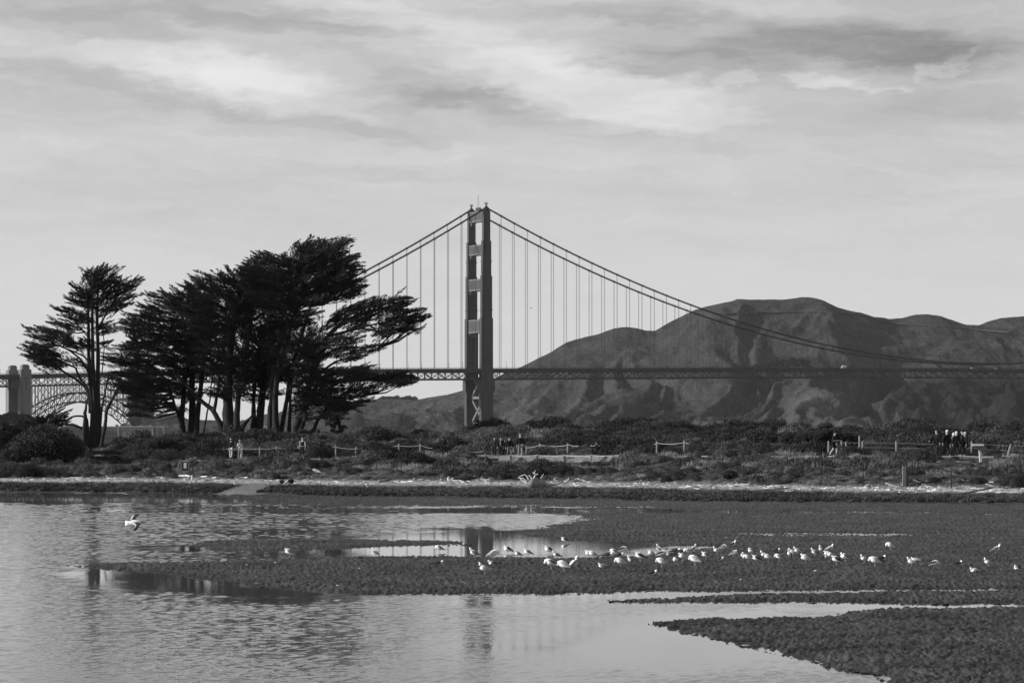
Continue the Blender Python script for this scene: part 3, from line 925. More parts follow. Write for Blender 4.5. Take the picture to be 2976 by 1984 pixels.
S0, S1 = -640, 1000
ribbon((-1.6, -2.4), S0, S1, 15.24, 'roadway', m_deck, .6, WID - .6)
for w in (0, WID):
    ribbon((-1.3, -2.9), S0, S1, 15.24, 'edge_girder', m_steel, w - .5, w + .5)
    ribbon((-3.6, -5.0), S0, S1, 15.24, 'top_chord', m_steel, w - .45, w + .45)
    ribbon((-10.6, -12.0), S0, S1, 15.24, 'bottom_chord', m_steel, w - .45, w + .45)
    ribbon((-.05, -.22), S0, S1, 15.24, 'handrail', m_steel, w - .1, w + .1)
    ribbon((-.65, -.75), S0, S1, 15.24, 'lower_rail', m_steel, w - .06, w + .06)
ribbon((-2.95, -3.5), S0, S1, 15.24, 'floor_beams', m_steel, .5, WID - .5)
pan = 7.62
d1 = MB().bar((0, 0, -5), (pan, 0, -10.6), .75, .6).mesh('truss_diagonal', m_steel)
d2 = MB().bar((0, 0, -10.6), (pan, 0, -5), .75, .6).mesh('truss_diagonal', m_steel)
v1 = MB().bar((0, 0, -5), (0, 0, -10.6), .55).mesh('truss_post', m_steel)
rp = MB().bar((0, 0, -.2), (0, 0, -1.3), .22).mesh('rail_post', m_steel)
far = MB()
n = 0
for k in range(-82, 95):
    s = k * pan
    o = mesh_obj('truss_diagonal', d1 if k % 2 else d2, bridge, (s, 0, dz(s)))
    mesh_obj('truss_post', v1, bridge, (s, 0, dz(s)))
    zf = dz(s)
    if k % 2: far.bar((s, WID, zf - 5), (s + pan, WID, zf - 10.6), .75, .6)
    else: far.bar((s, WID, zf - 10.6), (s + pan, WID, zf - 5), .75, .6)
    far.bar((s, WID, zf - 5), (s, WID, zf - 10.6), .5)
    if k % 2 == 0:     # laterals between the two bottom chords, sway frames
        far.bar((s, .5, zf - 11.4), (s + pan * 2, WID - .5, zf - 11.4), .5); far.bar((s, WID - .5, zf - 11.4), (s + pan * 2, .5, zf - 11.4), .5)
        far.bar((s, .5, zf - 5), (s, WID / 2, zf - 10.5), .4); far.bar((s, WID - .5, zf - 5), (s, WID / 2, zf - 10.5), .4)
    far.box((s, WID / 2, zf - 4.2), (.6, WID - 1.2, 1.4)); far.box((s, WID / 2, zf - 11.2), (.5, WID - 1.2, .7))
tag(far.build('inner_truss_members', m_steel, bridge), kind='stuff')
rl = MB()
for k in range(int(S0 / 3.81), int(S1 / 3.81)):
    s = k * 3.81
    for w in (0, WID): rl.bar((s, w, dz(s) - .2), (s, w, dz(s) - 1.3), .2)
tag(rl.build('rail_posts', m_steel, bridge), kind='stuff')

# pylons and arch at the left
m_pyl = mat('pylon_concrete', .15, .9, .5, .10, stretch=(1, 1, .2), detail=6)
for s in (-356, -471):
    for w in (-1, WID + 1):
        mb = MB()
        zt = 70.8 if s < -400 else 74.5
        mb.box((s, w, (zt - 20) / 2 + 3), (9.4, 6.6, zt - 14))
        mb.box((s, w, (zt - 4.4) / 2 + 8), (8.2, 6.0, zt - 20.4))
        mb.box((s, w, zt - 6.5), (9.4, 6.6, 5.0)); mb.box((s, w, zt - 2.8), (6.4, 5.6, 4.0)); mb.box((s, w, zt - .4), (5.0, 4.6, 1.2))
        mb.box((s - 3.7, w, zt / 2 - 4), (2.4, 7.2, zt - 8)); mb.box((s + 3.7, w, zt / 2 - 4), (2.4, 7.2, zt - 8))
        py = mb.build('pylon', m_pyl, bridge)
        MB().box((s, w - 3.42, zt - 16), (1.0, .3, 11)).build('slot', m_glass, py)
    MB().box((s, WID / 2, dz(s) - 9), (6, WID - 6, 7)).build('pylon_crosswall', m_pyl, bridge)
A0, A1 = -466.0, -361.0
am = (A0 + A1) / 2; ah = (A1 - A0) / 2


def arc(s, crown, spring):
    return spring + (crown - spring) * (1 - ((s - am) / ah) ** 2)


for w in (1.5, WID - 1.5):
    ss = np.linspace(A0, A1, 19)
    lo = [(s, w, arc(s, 39.5, 12)) for s in ss]; hi = [(s, w, arc(s, 47.5, 26)) for s in ss]
    MB().tube(lo, [(.6, .9)] * 19, 4).build('arch_chord', m_steel, bridge)
    MB().tube(hi, [(.6, .8)] * 19, 4).build('arch_chord', m_steel, bridge)
    for i in range(19):
        z = dz(ss[i])
        MB().bar(lo[i], hi[i], .5).build('arch_post', m_steel, bridge)
        if i < 18: MB().bar(lo[i], hi[i + 1], .45).bar(hi[i], lo[i + 1], .3).build('arch_diagonal', m_steel, bridge)
        MB().bar(hi[i], (ss[i], w, z - 11.5), .6).build('arch_column', m_steel, bridge)
ab = MB()
ss = np.linspace(A0, A1, 19)
for i in range(19):
    z = dz(ss[i]); zl, zh = arc(ss[i], 39.5, 12), arc(ss[i], 47.5, 26)
    ab.bar((ss[i], 1.5, zl), (ss[i], WID - 1.5, zl), .5); ab.bar((ss[i], 1.5, zh), (ss[i], WID - 1.5, zh), .5)
    ab.bar((ss[i], 1.5, zh), (ss[i], WID - 1.5, z - 12), .3); ab.bar((ss[i], WID - 1.5, zh), (ss[i], 1.5, z - 12), .3)
    if i < 18: ab.bar((ss[i], 1.5, zl), (ss[i + 1], WID - 1.5, arc(ss[i + 1], 39.5, 12)), .45)
    # close bays of extra columns in the middle of each panel
    if i < 18:
        sm = (ss[i] + ss[i + 1]) / 2
        for w in (1.5, WID - 1.5): ab.bar((sm, w, arc(sm, 47.5, 26)), (sm, w, dz(sm) - 11.5), .35)
tag(ab.build('arch_bracing', m_steel, bridge), kind='stuff')
# viaduct bents beyond the left pylons
for s in (-500, -530, -560, -590, -620):
    for w in (2, WID - 2): MB().bar((s, w, 0), (s, w, dz(s) - 12), 1.0).build('viaduct_post', m_steel, bridge)

# street lamps on the bridge: every 45.7 m on both sides
lamp0 = None
ORD = ['first', 'second', 'third', 'fourth', 'fifth', 'sixth', 'seventh', 'eighth', 'ninth', 'tenth', 'eleventh', 'twelfth', 'thirteenth', 'fourteenth', 'fifteenth', 'sixteenth']
lp = MB().tube([(0, 0, 0), (0, 0, 4.6), (0, 0, 5.6), (-.35, 0, 6.15), (-1.0, 0, 6.3), (-1.7, 0, 6.2)], [.17, .13, .11, .1, .1, .09], 6)
lpm = lp.mesh('lamp_post', m_steel)
lhm = MB().ell((-1.8, 0, 6.12), (.5, .26, .2)).mesh('lamp_head', m_lamp)
lbm = MB().box((0, 0, .3), (.5, .5, .6), taper=.7).mesh('lamp_base', m_steel)
for side, w, nm in ((0, .9, 'near'), (1, WID - .9, 'far')):
    for k in range(-12, 16):
        s = 24.0 + 45.72 * k if k >= 0 else -25.9 + 45.72 * (k + 1)
        pt = bpt(s, w, dz(s) - 1.3)
        px = 1488 + pt.x / pt.y * F
        if px < -60 or px > 3060: continue
        num = abs(k) if k >= 0 else -k - 1
        t = empty('street_lamp', pt, TH)
        if k >= 0: lab = '%s lamp right of the tower on the %s side of the deck' % (ORD[k], nm)
        elif s < -330: lab = '%s-side lamp above the arch, %s from the left' % (nm, ORD[min(14, int(abs(s + 640) // 45.7))])
        else: lab = '%s lamp left of the tower on the %s side of the deck' % (ORD[-k - 1], nm)
        tag(t, lab, 'street lamp', 'street lamps along the bridge deck')
        mesh_obj('lamp_post', lpm, t); mesh_obj('lamp_head', lhm, t); mesh_obj('lamp_base', lbm, t)

# vehicles crossing
def vehicle(s, w, kind, label, bodymat):
    t = tag(empty('car' if kind == 'car' else 'van', bpt(s, w, dz(s) - 1.6), TH), label, kind)
    if kind == 'car':
        L, Wd, Hh = 4.5, 1.8, .75
        MB().box((0, 0, .62), (L, Wd, .62)).box((0, 0, .95), (L * .98, Wd, .1), taper=.96).build('body', bodymat, t)
        MB().box((.1, 0, 1.25), (2.6, 1.6, .55), taper=.72).build('cabin', m_glass, t)
        MB().box((.1, 0, 1.55), (1.7, 1.15, .06)).build('roof', bodymat, t)
    else:
        L, Wd = 6.2, 2.1
        MB().box((.5, 0, 1.75), (5.0, Wd, 2.5)).box((-2.5, 0, 1.1), (1.3, Wd * .95, 1.2), taper=.85).build('body', bodymat, t)
        MB().box((-2.05, 0, 2.0), (.9, Wd * .9, .8), taper=.7).build('windscreen', m_glass, t)
    for x in (-L * .32, L * .32):
        for y in (-Wd * .46, Wd * .46):
            MB().tube([(x, y - .12, .36), (x, y + .12, .36)], [.36, .36], 12).build('wheel', m_tyre, t)
    return t


sof = lambda x: (x - 1413) / (2.533 - (x - 1413) * 2.2e-4)
vehicle(sof(2452), 4, 'van', 'white high-roofed van on the bridge under a lamp post, right of the dark tree clump', m_white)
vehicle(sof(2826), 5, 'car', 'pale car on the bridge deck, where the cables dip to the deck', m_white)
vehicle(sof(2893), 5, 'car', 'white car on the bridge deck, the one nearest the right edge', m_white)

# ------------------------------------------------------------------ brick fort under the arch
FYD = 2150.0
m_brick = mat('old_brick', .16, .95, .35, .5, detail=6)
m_stone = mat('granite_trim', .30, .9, .2, .5)
m_dark = mat('dark_opening', .012, .9)
fort = tag(empty('brick_fort', P(344, 1296, FYD)), 'four-sided old brick fort with pale corner stones under the arch of the bridge', 'fort')
fo = fort.location
mpp = FYD / F


def fp(x, y, d=0.0):
    v = P(x, y, FYD) - fo
    return Vector((v.x, v.y + d, v.z))


def wallbox(x0, x1, y0, y1, d0, d1, name, m, parent=fort):
    a, b = fp(x0, y0), fp(x1, y1)
    return MB().box(((a.x + b.x) / 2, (d0 + d1) / 2, (a.z + b.z) / 2), (abs(b.x - a.x), d1 - d0, abs(b.z - a.z))).build(name, m, parent)


wallbox(190, 344, 1240, 1300, 6, 42, 'wall', m_brick)
wallbox(344, 443, 1240, 1300, 0, 42, 'wall', m_brick)
wallbox(443, 475, 1240, 1300, 2.5, 40, 'wall', m_brick)
wallbox(188, 346, 1238, 1241.5, 5.6, 42.6, 'parapet', m_stone); wallbox(342.5, 445, 1237.5, 1241.5, -.5, 42.6, 'parapet', m_stone); wallbox(445, 476, 1238, 1241.5, 2.1, 41, 'parapet', m_stone)
wallbox(188, 343, 1246.5, 1248, 5.7, 6.1, 'string_course', m_stone); wallbox(343, 444, 1246.5, 1248, -.4, .1, 'string_course', m_stone); wallbox(444, 475.5, 1246.5, 1248, 2.1, 2.6, 'string_course', m_stone)
for x, d in ((343.5, -.35), (443.5, -.35), (456, 2.2), (474, 2.2)):
    wallbox(x - 1.6, x + 1.6, 1241.5, 1300, d, d + 1.2, 'quoin', m_stone)
wo_ = fp(0, 0)
for x in (370, 389, 408, 413, 433):
    for y in (1259, 1273.5): wallbox(x - 2, x + 2, y - 2, y + 2.4, -.2, .6, 'window', m_dark)
for x in (235, 243, 251, 300, 308, 316, 325, 333, 338):
    for y in (1258.5, 1272): wallbox(x - .8, x + .8, y - 3, y + 3, 5.8, 6.6, 'window', m_dark)
for x in (462, 468):
    for y in (1259, 1273): wallbox(x - .7, x + .7, y - 2.4, y + 2.4, 2.3, 3.0, 'window', m_dark)
for x, d in ((215, 12), (262, 14), (330, 16), (360, 20), (372, 12), (400, 18), (425, 22)):
    wallbox(x - 3, x + 3, 1234 - (d % 3), 1240, d, d + 5, 'roof_hut', m_conc)
lh = tag(empty('lighthouse', fp(297, 1238, 14) + fo), 'small lighthouse tower on the roof of the brick fort', 'lighthouse')
MB().tube([(0, 0, 0), (0, 0, 2.6)], [1.5, 1.15], 10).build('tower', m_conc, lh)
MB().tube([(0, 0, 2.6), (0, 0, 2.85)], [1.9, 1.9], 10).build('gallery', m_steel, lh)
MB().tube([(0, 0, 2.85), (0, 0, 4.4)], [.8, .8], 8).build('lantern', m_glass, lh)
MB().tube([(0, 0, 4.4), (0, 0, 5.0), (0, 0, 6.2)], [1.1, .6, .08], 8).build('roof', m_steel, lh)

# ------------------------------------------------------------------ foliage
def leafmat(name, v, rand=0.0, var=.5, scale=1.2):
    m = mat(name, v, .8, var, scale, spec=.12, rand=rand, detail=3)
    return m


m_cyp = leafmat('cypress_leaves', .034, var=.45, scale=.8)
m_bark = mat('cypress_bark', .022, .95, .5, 3.0, stretch=(3, 3, .5), bump=.04, bscale=8)
m_twig = mat('twigs', .035, .95)


def leaves(cent, dirs, size, width, rg, curl=.15):
    """one tapered blade (2 triangles) per centre"""
    n = len(cent)
    d = dirs / np.maximum(np.linalg.norm(dirs, axis=1, keepdims=True), 1e-6)
    r = rg.normal(size=(n, 3))
    s = np.cross(d, r); s /= np.maximum(np.linalg.norm(s, axis=1, keepdims=True), 1e-6)
    L = size[:, None]; w = width[:, None]
    a = cent - d * L * .5
    b = cent + s * w * .5
    c = cent + d * L * .5
    e = cent - s * w * .5
    v = np.stack([a, b, c, e], 1).reshape(-1, 3)
    f = np.arange(4 * n).reshape(n, 4)
    return v, f


def pads(plist, rg, nleaf=80, leaf=(.26, .52), wid=(.04, .08)):
    """plist rows: cx cy cz dx dy dz length thick"""
    A = np.array(plist, dtype=float)
    n = len(A)
    A = np.repeat(A, nleaf, axis=0)
    c, d, L, T = A[:, :3], A[:, 3:6], A[:, 6], A[:, 7]
    d = d / np.linalg.norm(d, axis=1, keepdims=True)
    side = np.cross(d, np.array([0, 0, 1.0])); side /= np.linalg.norm(side, axis=1, keepdims=True)
    up = np.cross(side, d)
    u = rg.uniform(-1, 1, len(A))
    rr = np.sqrt(rg.uniform(0, 1, len(A))) * (1 - .75 * np.clip(u, 0, 1) ** 1.5) * (1 - .25 * np.clip(-u, 0, 1))
    ph = rg.uniform(0, 2 * math.pi, len(A))
    o1 = rr * np.cos(ph); o2 = rr * np.sin(ph)
    pos = c + d * (u * L * .5)[:, None] + side * (o1 * T * 1.6)[:, None] + up * (o2 * T)[:, None]
    dr = d * 1.0 + side * (o1 * .55)[:, None] + up * (o2 * .4 + .06)[:, None] + rg.normal(0, .24, (len(A), 3))
    sz = rg.uniform(leaf[0], leaf[1], len(A)); wd = rg.uniform(wid[0], wid[1], len(A))
    return leaves(pos, dr, sz, wd, rg)


def crown_pads(polys, Y, depth, rg, per, holes=0.0, root=None, length=(1.5, 2.9), thick=(.13, .24), tilt=.12, seed=0, up_out=.25):
    """branch pads filling outline polygons given in photo px, seated at distance Y with real depth"""
    out = []
    for poly in polys:
        xs_ = [p[0] for p in poly]; ys_ = [p[1] for p in poly]
        x0, x1, y0, y1 = min(xs_), max(xs_), min(ys_), max(ys_)
        area = abs(sum(poly[i][0] * poly[(i + 1) % len(poly)][1] - poly[(i + 1) % len(poly)][0] * poly[i][1] for i in range(len(poly)))) / 2 * (Y / F) ** 2
        n = int(area * per)
        cxp, cyp = root or (sum(xs_) / len(xs_), sum(ys_) / len(ys_) + (y1 - y0) * .3)
        k = 0; tries = 0
        while k < n and tries < n * 12:
            tries += 1
            x, y = rg.uniform(x0, x1), rg.uniform(y0, y1)
            if not in_poly(np.array([x]), np.array([y]), poly)[0]: continue
            if holes and float(fbm(np.array([x / 34.0]), np.array([y / 15.0]), 3, 60 + seed)[0]) < .28 + holes * .4: continue
            yd = Y + rg.uniform(-1, 1) * depth * (1 - .45 * abs((x - (x0 + x1) / 2) / ((x1 - x0) / 2 + 1)) ** 2)
            p = P(x, y, Y); p = Vector((p.x, yd, p.z))
            rt = P(cxp, cyp, Y)
            d = Vector((p.x - rt.x, (p.y - rt.y) * .8, (p.z - rt.z) * .20 * (1 if p.z > rt.z else .5)))
            if d.length < .5: d = Vector((rg.uniform(-1, 1), rg.uniform(-1, 1), .2))
            d.normalize(); d = d + Vector((rg.normal(0, .3), rg.normal(0, .3), tilt + up_out * .3 + rg.normal(0, .09)))
            d.normalize()
            L = rg.uniform(*length)
            p = p - d * L * .38       # tips reach the outline
            out.append((p.x, p.y, p.z, d.x, d.y, d.z, L, rg.uniform(*thick)))
            k += 1
    return out


def trunk_pts(px, Y, rg, dy=0.0, bend=.25):
    """px: (x, y) list; smooth 3-D centre line with small wander in depth"""
    base = [P(x, y, Y) for x, y in px]
    pts = []
    n = len(base)
    for i in range(n - 1):
        p0 = base[max(i - 1, 0)]; p1 = base[i]; p2 = base[i + 1]; p3 = base[min(i + 2, n - 1)]
        for t in (0, .34, .67):
            pts.append(.5 * ((2 * p1) + (p2 - p0) * t + (2 * p0 - 5 * p1 + 4 * p2 - p3) * t * t + (3 * p1 - p0 - 3 * p2 + p3) * t ** 3))
    pts.append(base[-1])
    m = len(pts)
    return [Vector((p.x + rg.normal(0, .02), p.y + dy * i / m + math.sin(i * .7) * bend * .3, p.z)) for i, p in enumerate(pts)]


def rough_tube(mb, pts, r0, r1, rg, n=9, flare=True):
    m = len(pts)
    rad = []
    for i in range(m):
        t = i / (m - 1)
        r = r0 * (1 - t) ** .8 + r1 * (1 - (1 - t) ** .8)
        if flare and t < .12: r *= 1 + .45 * (1 - t / .12) ** 2
        rad.append((r * rg.uniform(.9, 1.1), r * rg.uniform(.9, 1.1)))
    mb.tube(pts, rad, n)


def link_branches(mb, plist, lines, rg, frac=.35, r=(.025, .055)):
    """thin limbs from the stems to some of the pads"""
    allp = [p for ln in lines for p in ln[2:]]
    A = np.array([tuple(p) for p in allp])
    for q in plist:
        if rg.uniform() > frac: continue
        c = np.array(q[:3]); d = Vector(q[3:6])
        k = np.linalg.norm((A - c) * np.array([1, .6, 1.6]) + np.array([0, 0, 0]), axis=1) + np.where(A[:, 2] > c[2] + .3, 3, 0)
        j = int(np.argmin(k))
        a = Vector(A[j]); b = Vector(q[:3]) + d * q[6] * .3
        if (b - a).length > 7.5: continue
        mid = (a + b) / 2 + Vector((rg.normal(0, .15), rg.normal(0, .15), -abs(rg.normal(0, .15)) - (b - a).length * .04))
        m2 = a.lerp(b, .75) + Vector((0, 0, -.08))
        rr = rg.uniform(*r) * (1 + (b - a).length * .12)
        mb.tube([a, mid, m2, b], [rr * 1.6, rr, rr * .7, rr * .35], 5)


def cypress(label, Y, stems, polys, group, seed, depth=3.5, per=7.0, holes=0.0, root=None, nleaf=70, base_x=None, extra=(), **kw):
    rg = np.random.default_rng(seed)
    bx, by = stems[0][0][0]
    t = tag(empty('cypress_tree', P(bx, by, Y)), label, 'tree', group)
    org = t.location.copy()
    lines = []
    for i, (px, r0, r1) in enumerate(stems):
        dy = rg.uniform(-.8, .8) if i else 0
        px = list(px)
        if px[0][1] > 1240: px[0] = (px[0][0], px[0][1] + (20 if px[0][1] > 1280 else 8))
        pts = trunk_pts(px, Y + (rg.uniform(-1.2, 1.2) if i and px[0][1] > 1240 else 0), rg, dy)
        lines.append(pts)
        mb = MB(); rough_tube(mb, [p - org for p in pts], r0, r1, rg, flare=px[0][1] > 1240)
        mb.build('trunk' if px[0][1] > 1240 and r0 > .15 else 'limb', m_bark, t, True)
    pl = []
    for grp in polys:
        if isinstance(grp, dict):
            pl += crown_pads(grp['p'], Y, grp.get('depth', depth), rg, grp.get('per', per), grp.get('holes', holes) + .05, grp.get('root', root), seed=seed, **{k: v for k, v in grp.items() if k in ('length', 'thick', 'tilt')})
        else:
            pl += crown_pads([grp], Y, depth, rg, per, holes, root, seed=seed, **kw)
    mb = MB(); link_branches(mb, pl, lines, rg)
    if mb.v:
        mb.v = [v - org for v in mb.v]
        tag(mb.build('branches', m_twig, t), kind='stuff')
    v, f = pads(pl, rg, nleaf)
    v = v - np.array(org)
    tag(mesh_obj('crown', np_mesh('crown', v, f, m_cyp), t), kind='stuff')
    print('cypress', label[:30], len(pl), len(f))
    return t


GR = 'cypress trees on the dune left of the tower'
T1 = [([(262, 1287), (268, 1200), (259, 1075), (257, 950), (255, 850)], 0.234, .09),
      ([(275, 1288), (275, 1150), (271, 1050), (268, 940), (266, 830)], 0.234, .08),
      ([(286, 1290), (286, 1150), (284, 1000), (283, 900), (285, 800)], 0.250, .07),
      ([(292, 1290), (305, 1238), (313, 1185), (336, 1145), (346, 1120)], 0.172, .10),
      ([(288, 1285), (296, 1196), (304, 1157), (311, 1126), (316, 1090)], 0.101, .06),
      ([(262, 1200), (254, 1137), (227, 1107), (196, 1088), (168, 1068), (152, 1050)], 0.156, .05),
      ([(262, 1180), (252, 1123), (233, 1098), (223, 1070), (208, 1063), (182, 1050), (163, 1040)], 0.125, .05),
      ([(262, 1090), (238, 1050), (208, 1022), (168, 1003), (140, 990)], 0.101, .04),
      ([(257, 1050), (240, 1033), (203, 1017), (174, 1006), (147, 994)], 0.086, .04),
      ([(283, 950), (289, 945), (315, 900), (335, 866), (380, 835)], 0.094, .04),
      ([(283, 960), (300, 930), (322, 880), (350, 840)], 0.070, .04),
      ([(268, 1000), (250, 965), (210, 945), (165, 935)], 0.062, .03),
      ([(257, 980), (235, 955), (200, 915), (165, 890)], 0.055, .03),
      ([(296, 1090), (303, 1010), (298, 960), (296, 920)], 0.047, .03),
      ([(250, 1288), (241, 1252), (224, 1238), (196, 1233), (172, 1234)], 0.133, .06),
      ([(254, 1285), (256, 1235), (247, 1212), (219, 1209), (196, 1219), (176, 1231)], 0.117, .05),
      ([(243, 1287), (246, 1225), (249, 1190), (253, 1155)], 0.265, .03)]
cypress('tall slender cypress with several bare stems, standing alone left of the tree group', 225, T1, [
    {'p': [[(252, 776), (289, 767), (314, 765), (342, 776), (345, 790), (350, 820), (345, 850), (340, 885), (317, 899), (294, 893), (260, 885), (231, 878), (193, 882), (191, 862), (183, 855), (212, 843), (203, 822), (231, 817), (235, 801), (247, 797), (243, 784)]], 'root': (272, 900), 'per': 8, 'depth': 2.6, 'holes': .12},
    {'p': [[(330, 790), (367, 776), (361, 795), (369, 805), (400, 803), (428, 799), (405, 822), (428, 830), (384, 840), (428, 845), (403, 862), (409, 876), (365, 889), (354, 901), (330, 890)]], 'root': (290, 930), 'per': 8, 'depth': 1.8, 'holes': .25, 'tilt': .2, 'length': (1.6, 2.6), 'thick': (.12, .2)},
    {'p': [[(151, 883), (174, 893), (197, 891), (231, 887), (256, 899), (254, 924), (222, 931), (193, 924), (174, 918), (157, 908)]], 'root': (262, 960), 'per': 8, 'depth': 1.6, 'holes': .15},
    {'p': [[(141, 919), (159, 918), (189, 927), (208, 931), (208, 952), (185, 950), (164, 943), (134, 935)]], 'root': (240, 960), 'per': 9, 'depth': 1.4},
    {'p': [[(69, 949), (113, 947), (130, 952), (147, 949), (176, 952), (212, 970), (218, 979), (203, 994), (174, 1000), (145, 991), (117, 983), (78, 977)]], 'root': (210, 1010), 'per': 11, 'depth': 2.0, 'holes': .05},
    {'p': [[(216, 981), (250, 979), (254, 1002), (231, 1014), (208, 1008)]], 'root': (262, 1020), 'per': 9, 'depth': 1.4},
    {'p': [[(53, 991), (94, 987), (126, 992), (151, 1004), (160, 1027), (165, 1052), (140, 1066), (90, 1060), (84, 1050), (72, 1046), (58, 1030), (66, 1020), (52, 1005)]], 'root': (180, 1050), 'per': 11, 'depth': 2.0, 'holes': .05},
    {'p': [[(174, 1036), (224, 1034), (238, 1067), (208, 1059)]], 'root': (250, 1090), 'per': 7, 'depth': 1.3, 'holes': .2},
    {'p': [[(289, 927), (327, 924), (335, 950), (361, 956), (365, 975), (327, 966), (298, 960)]], 'root': (284, 960), 'per': 7, 'depth': 1.4, 'holes': .25},
    {'p': [[(288, 1000), (338, 984), (336, 992), (300, 1008)]], 'root': (280, 1010), 'per': 12, 'depth': .5, 'thick': (.08, .14)},
], GR, 101)

C1 = [(300, 1030), (336, 1008), (375, 983), (333, 940), (352, 925), (375, 900), (414, 874), (443, 849), (489, 830), (528, 822), (575, 830), (625, 900), (605, 1030), (560, 1090), (520, 1110), (480, 1140), (463, 1173), (437, 1190), (407, 1212), (391, 1220), (368, 1209), (355, 1183), (338, 1150), (318, 1110), (298, 1085)]
cypress('broad windswept cypress whose crown hangs low over the brick fort', 238, [
    ([(531, 1271), (528, 1215), (533, 1159), (538, 1100), (560, 1000), (520, 930)], .30, .12), ([(556, 1273), (560, 1189), (559, 1126), (566, 1000), (550, 900)], .40, .12),
    ([(569, 1273), (577, 1177), (590, 1080), (600, 980)], .28, .12), ([(528, 1240), (519, 1208), (510, 1180), (500, 1146), (480, 1100), (430, 1050)], .18, .06),
    ([(587, 1276), (599, 1215), (610, 1159), (620, 1050)], .09, .05), ([(538, 1100), (480, 1030), (400, 1000)], .14, .05)],
    [{'p': [C1], 'root': (590, 1080), 'per': 10.5, 'depth': 5.0, 'tilt': .03, 'length': (1.4, 2.4)},
     {'p': [[(480, 1120), (560, 1090), (620, 1080), (610, 1150), (560, 1165), (520, 1160), (470, 1190)]], 'root': (560, 1200), 'per': 5, 'holes': .3, 'depth': 3}], GR, 102)
C2 = [(528, 822), (545, 802), (583, 792), (612, 799), (638, 791), (668, 779), (703, 771), (736, 758), (760, 750), (800, 800), (790, 900), (740, 930), (700, 950), (680, 1010), (665, 1070), (600, 1110), (560, 1060), (540, 960), (520, 890)]
cypress('massive double-trunked cypress with a forked low limb in the middle of the group', 234, [
    ([(666, 1271), (663, 1202), (663, 1126), (670, 1000), (690, 900), (700, 830)], .60, .14), ([(686, 1268), (689, 1202), (696, 1138), (710, 1050), (730, 930), (735, 850)], .34, .1),
    ([(656, 1272), (650, 1253), (638, 1228), (620, 1194), (597, 1174), (569, 1151), (540, 1115), (500, 1080)], .30, .10), ([(622, 1197), (628, 1160), (635, 1130), (640, 1060)], .2, .08),
    ([(694, 1260), (717, 1228), (727, 1215), (748, 1192)], .13, .05), ([(694, 1242), (712, 1226), (724, 1216), (738, 1200)], .09, .04), ([(663, 1180), (648, 1155), (630, 1145), (600, 1130)], .13, .05),
    ([(670, 1010), (640, 940), (610, 880)], .16, .06)],
    [{'p': [C2], 'root': (700, 1020), 'per': 11, 'depth': 5.0, 'tilt': .05},
     {'p': [[(600, 1090), (640, 1040), (680, 1020), (760, 1000), (760, 1130), (720, 1150), (640, 1150), (590, 1150)]], 'root': (680, 1150), 'per': 5.0, 'holes': .32, 'depth': 4}], GR, 103)
C3 = [(690, 775), (742, 726), (788, 731), (842, 735), (842, 718), (849, 703), (884, 691), (914, 688), (968, 691), (1027, 689), (1006, 704), (1023, 718), (1029, 727), (1040, 741), (1048, 752), (1060, 771), (1062, 783), (1040, 800), (1070, 823), (1076, 834), (1066, 846), (1028, 856), (1000, 868), (960, 880), (945, 910), (900, 945), (840, 950), (780, 940), (740, 900), (700, 860)]
cypress('tallest cypress, its layered top rising at the right half of the group', 232, [
    ([(783, 1258), (786, 1202), (791, 1151), (800, 1050), (830, 900), (870, 760)], .33, .10), ([(804, 1266), (801, 1215), (801, 1151), (815, 1040), (860, 900), (900, 740)], .36, .10),
    ([(814, 1266), (824, 1210), (834, 1164), (850, 1060), (890, 940), (930, 800)], .26, .08), ([(839, 1258), (842, 1202), (843, 1150), (850, 1060)], .2, .1), ([(880, 850), (940, 810), (1010, 780)], .12, .04)],
    [{'p': [C3], 'root': (860, 950), 'per': 11, 'depth': 4.5, 'tilt': .02},
     {'p': [[(930, 690), (1027, 689), (1060, 771), (1070, 823), (1060, 846), (990, 870), (940, 860)]], 'root': (850, 880), 'per': 4, 'depth': 2.0, 'length': (1.6, 2.6), 'tilt': -.03},
     {'p': [[(760, 950), (900, 945), (950, 1000), (930, 1080), (870, 1110), (800, 1100), (760, 1040)]], 'root': (840, 1100), 'per': 7, 'holes': .14, 'depth': 4}], GR, 104)
cypress('cypress with two straight trunks and one thin stem behind the white oval board', 236, [
    ([(732, 1258), (737, 1202), (737, 1164), (745, 1060), (760, 950)], .26, .1), ([(750, 1262), (755, 1202), (760, 1159), (775, 1040), (790, 900), (800, 800)], .36, .1),
    ([(761, 1262), (767, 1202), (770, 1159), (775, 1080)], .09, .06), ([(737, 1120), (715, 1090), (690, 1070)], .1, .04), ([(760, 1150), (790, 1110), (820, 1090)], .1, .04)],
    [{'p': [[(700, 930), (780, 900), (850, 930), (860, 1010), (850, 1130), (800, 1160), (740, 1165), (690, 1150), (680, 1060), (700, 990)]], 'root': (765, 1120), 'per': 7.5, 'holes': .2, 'depth': 4}], GR, 105)
C4 = [(1000, 890), (1044, 876), (1083, 871), (1084, 856), (1092, 868), (1106, 863), (1140, 855), (1168, 838), (1180, 829), (1165, 855), (1193, 850), (1216, 861), (1197, 879), (1232, 892), (1245, 903), (1255, 919), (1232, 930), (1245, 948), (1216, 958), (1178, 966), (1140, 974), (1100, 965), (1050, 950), (1010, 940), (960, 930), (985, 905)]
C4b = [(900, 930), (960, 935), (1020, 960), (1090, 975), (1113, 1003), (1125, 1014), (1083, 1028), (1052, 1046), (1020, 1050), (960, 1060), (880, 1060), (850, 1000), (870, 950)]
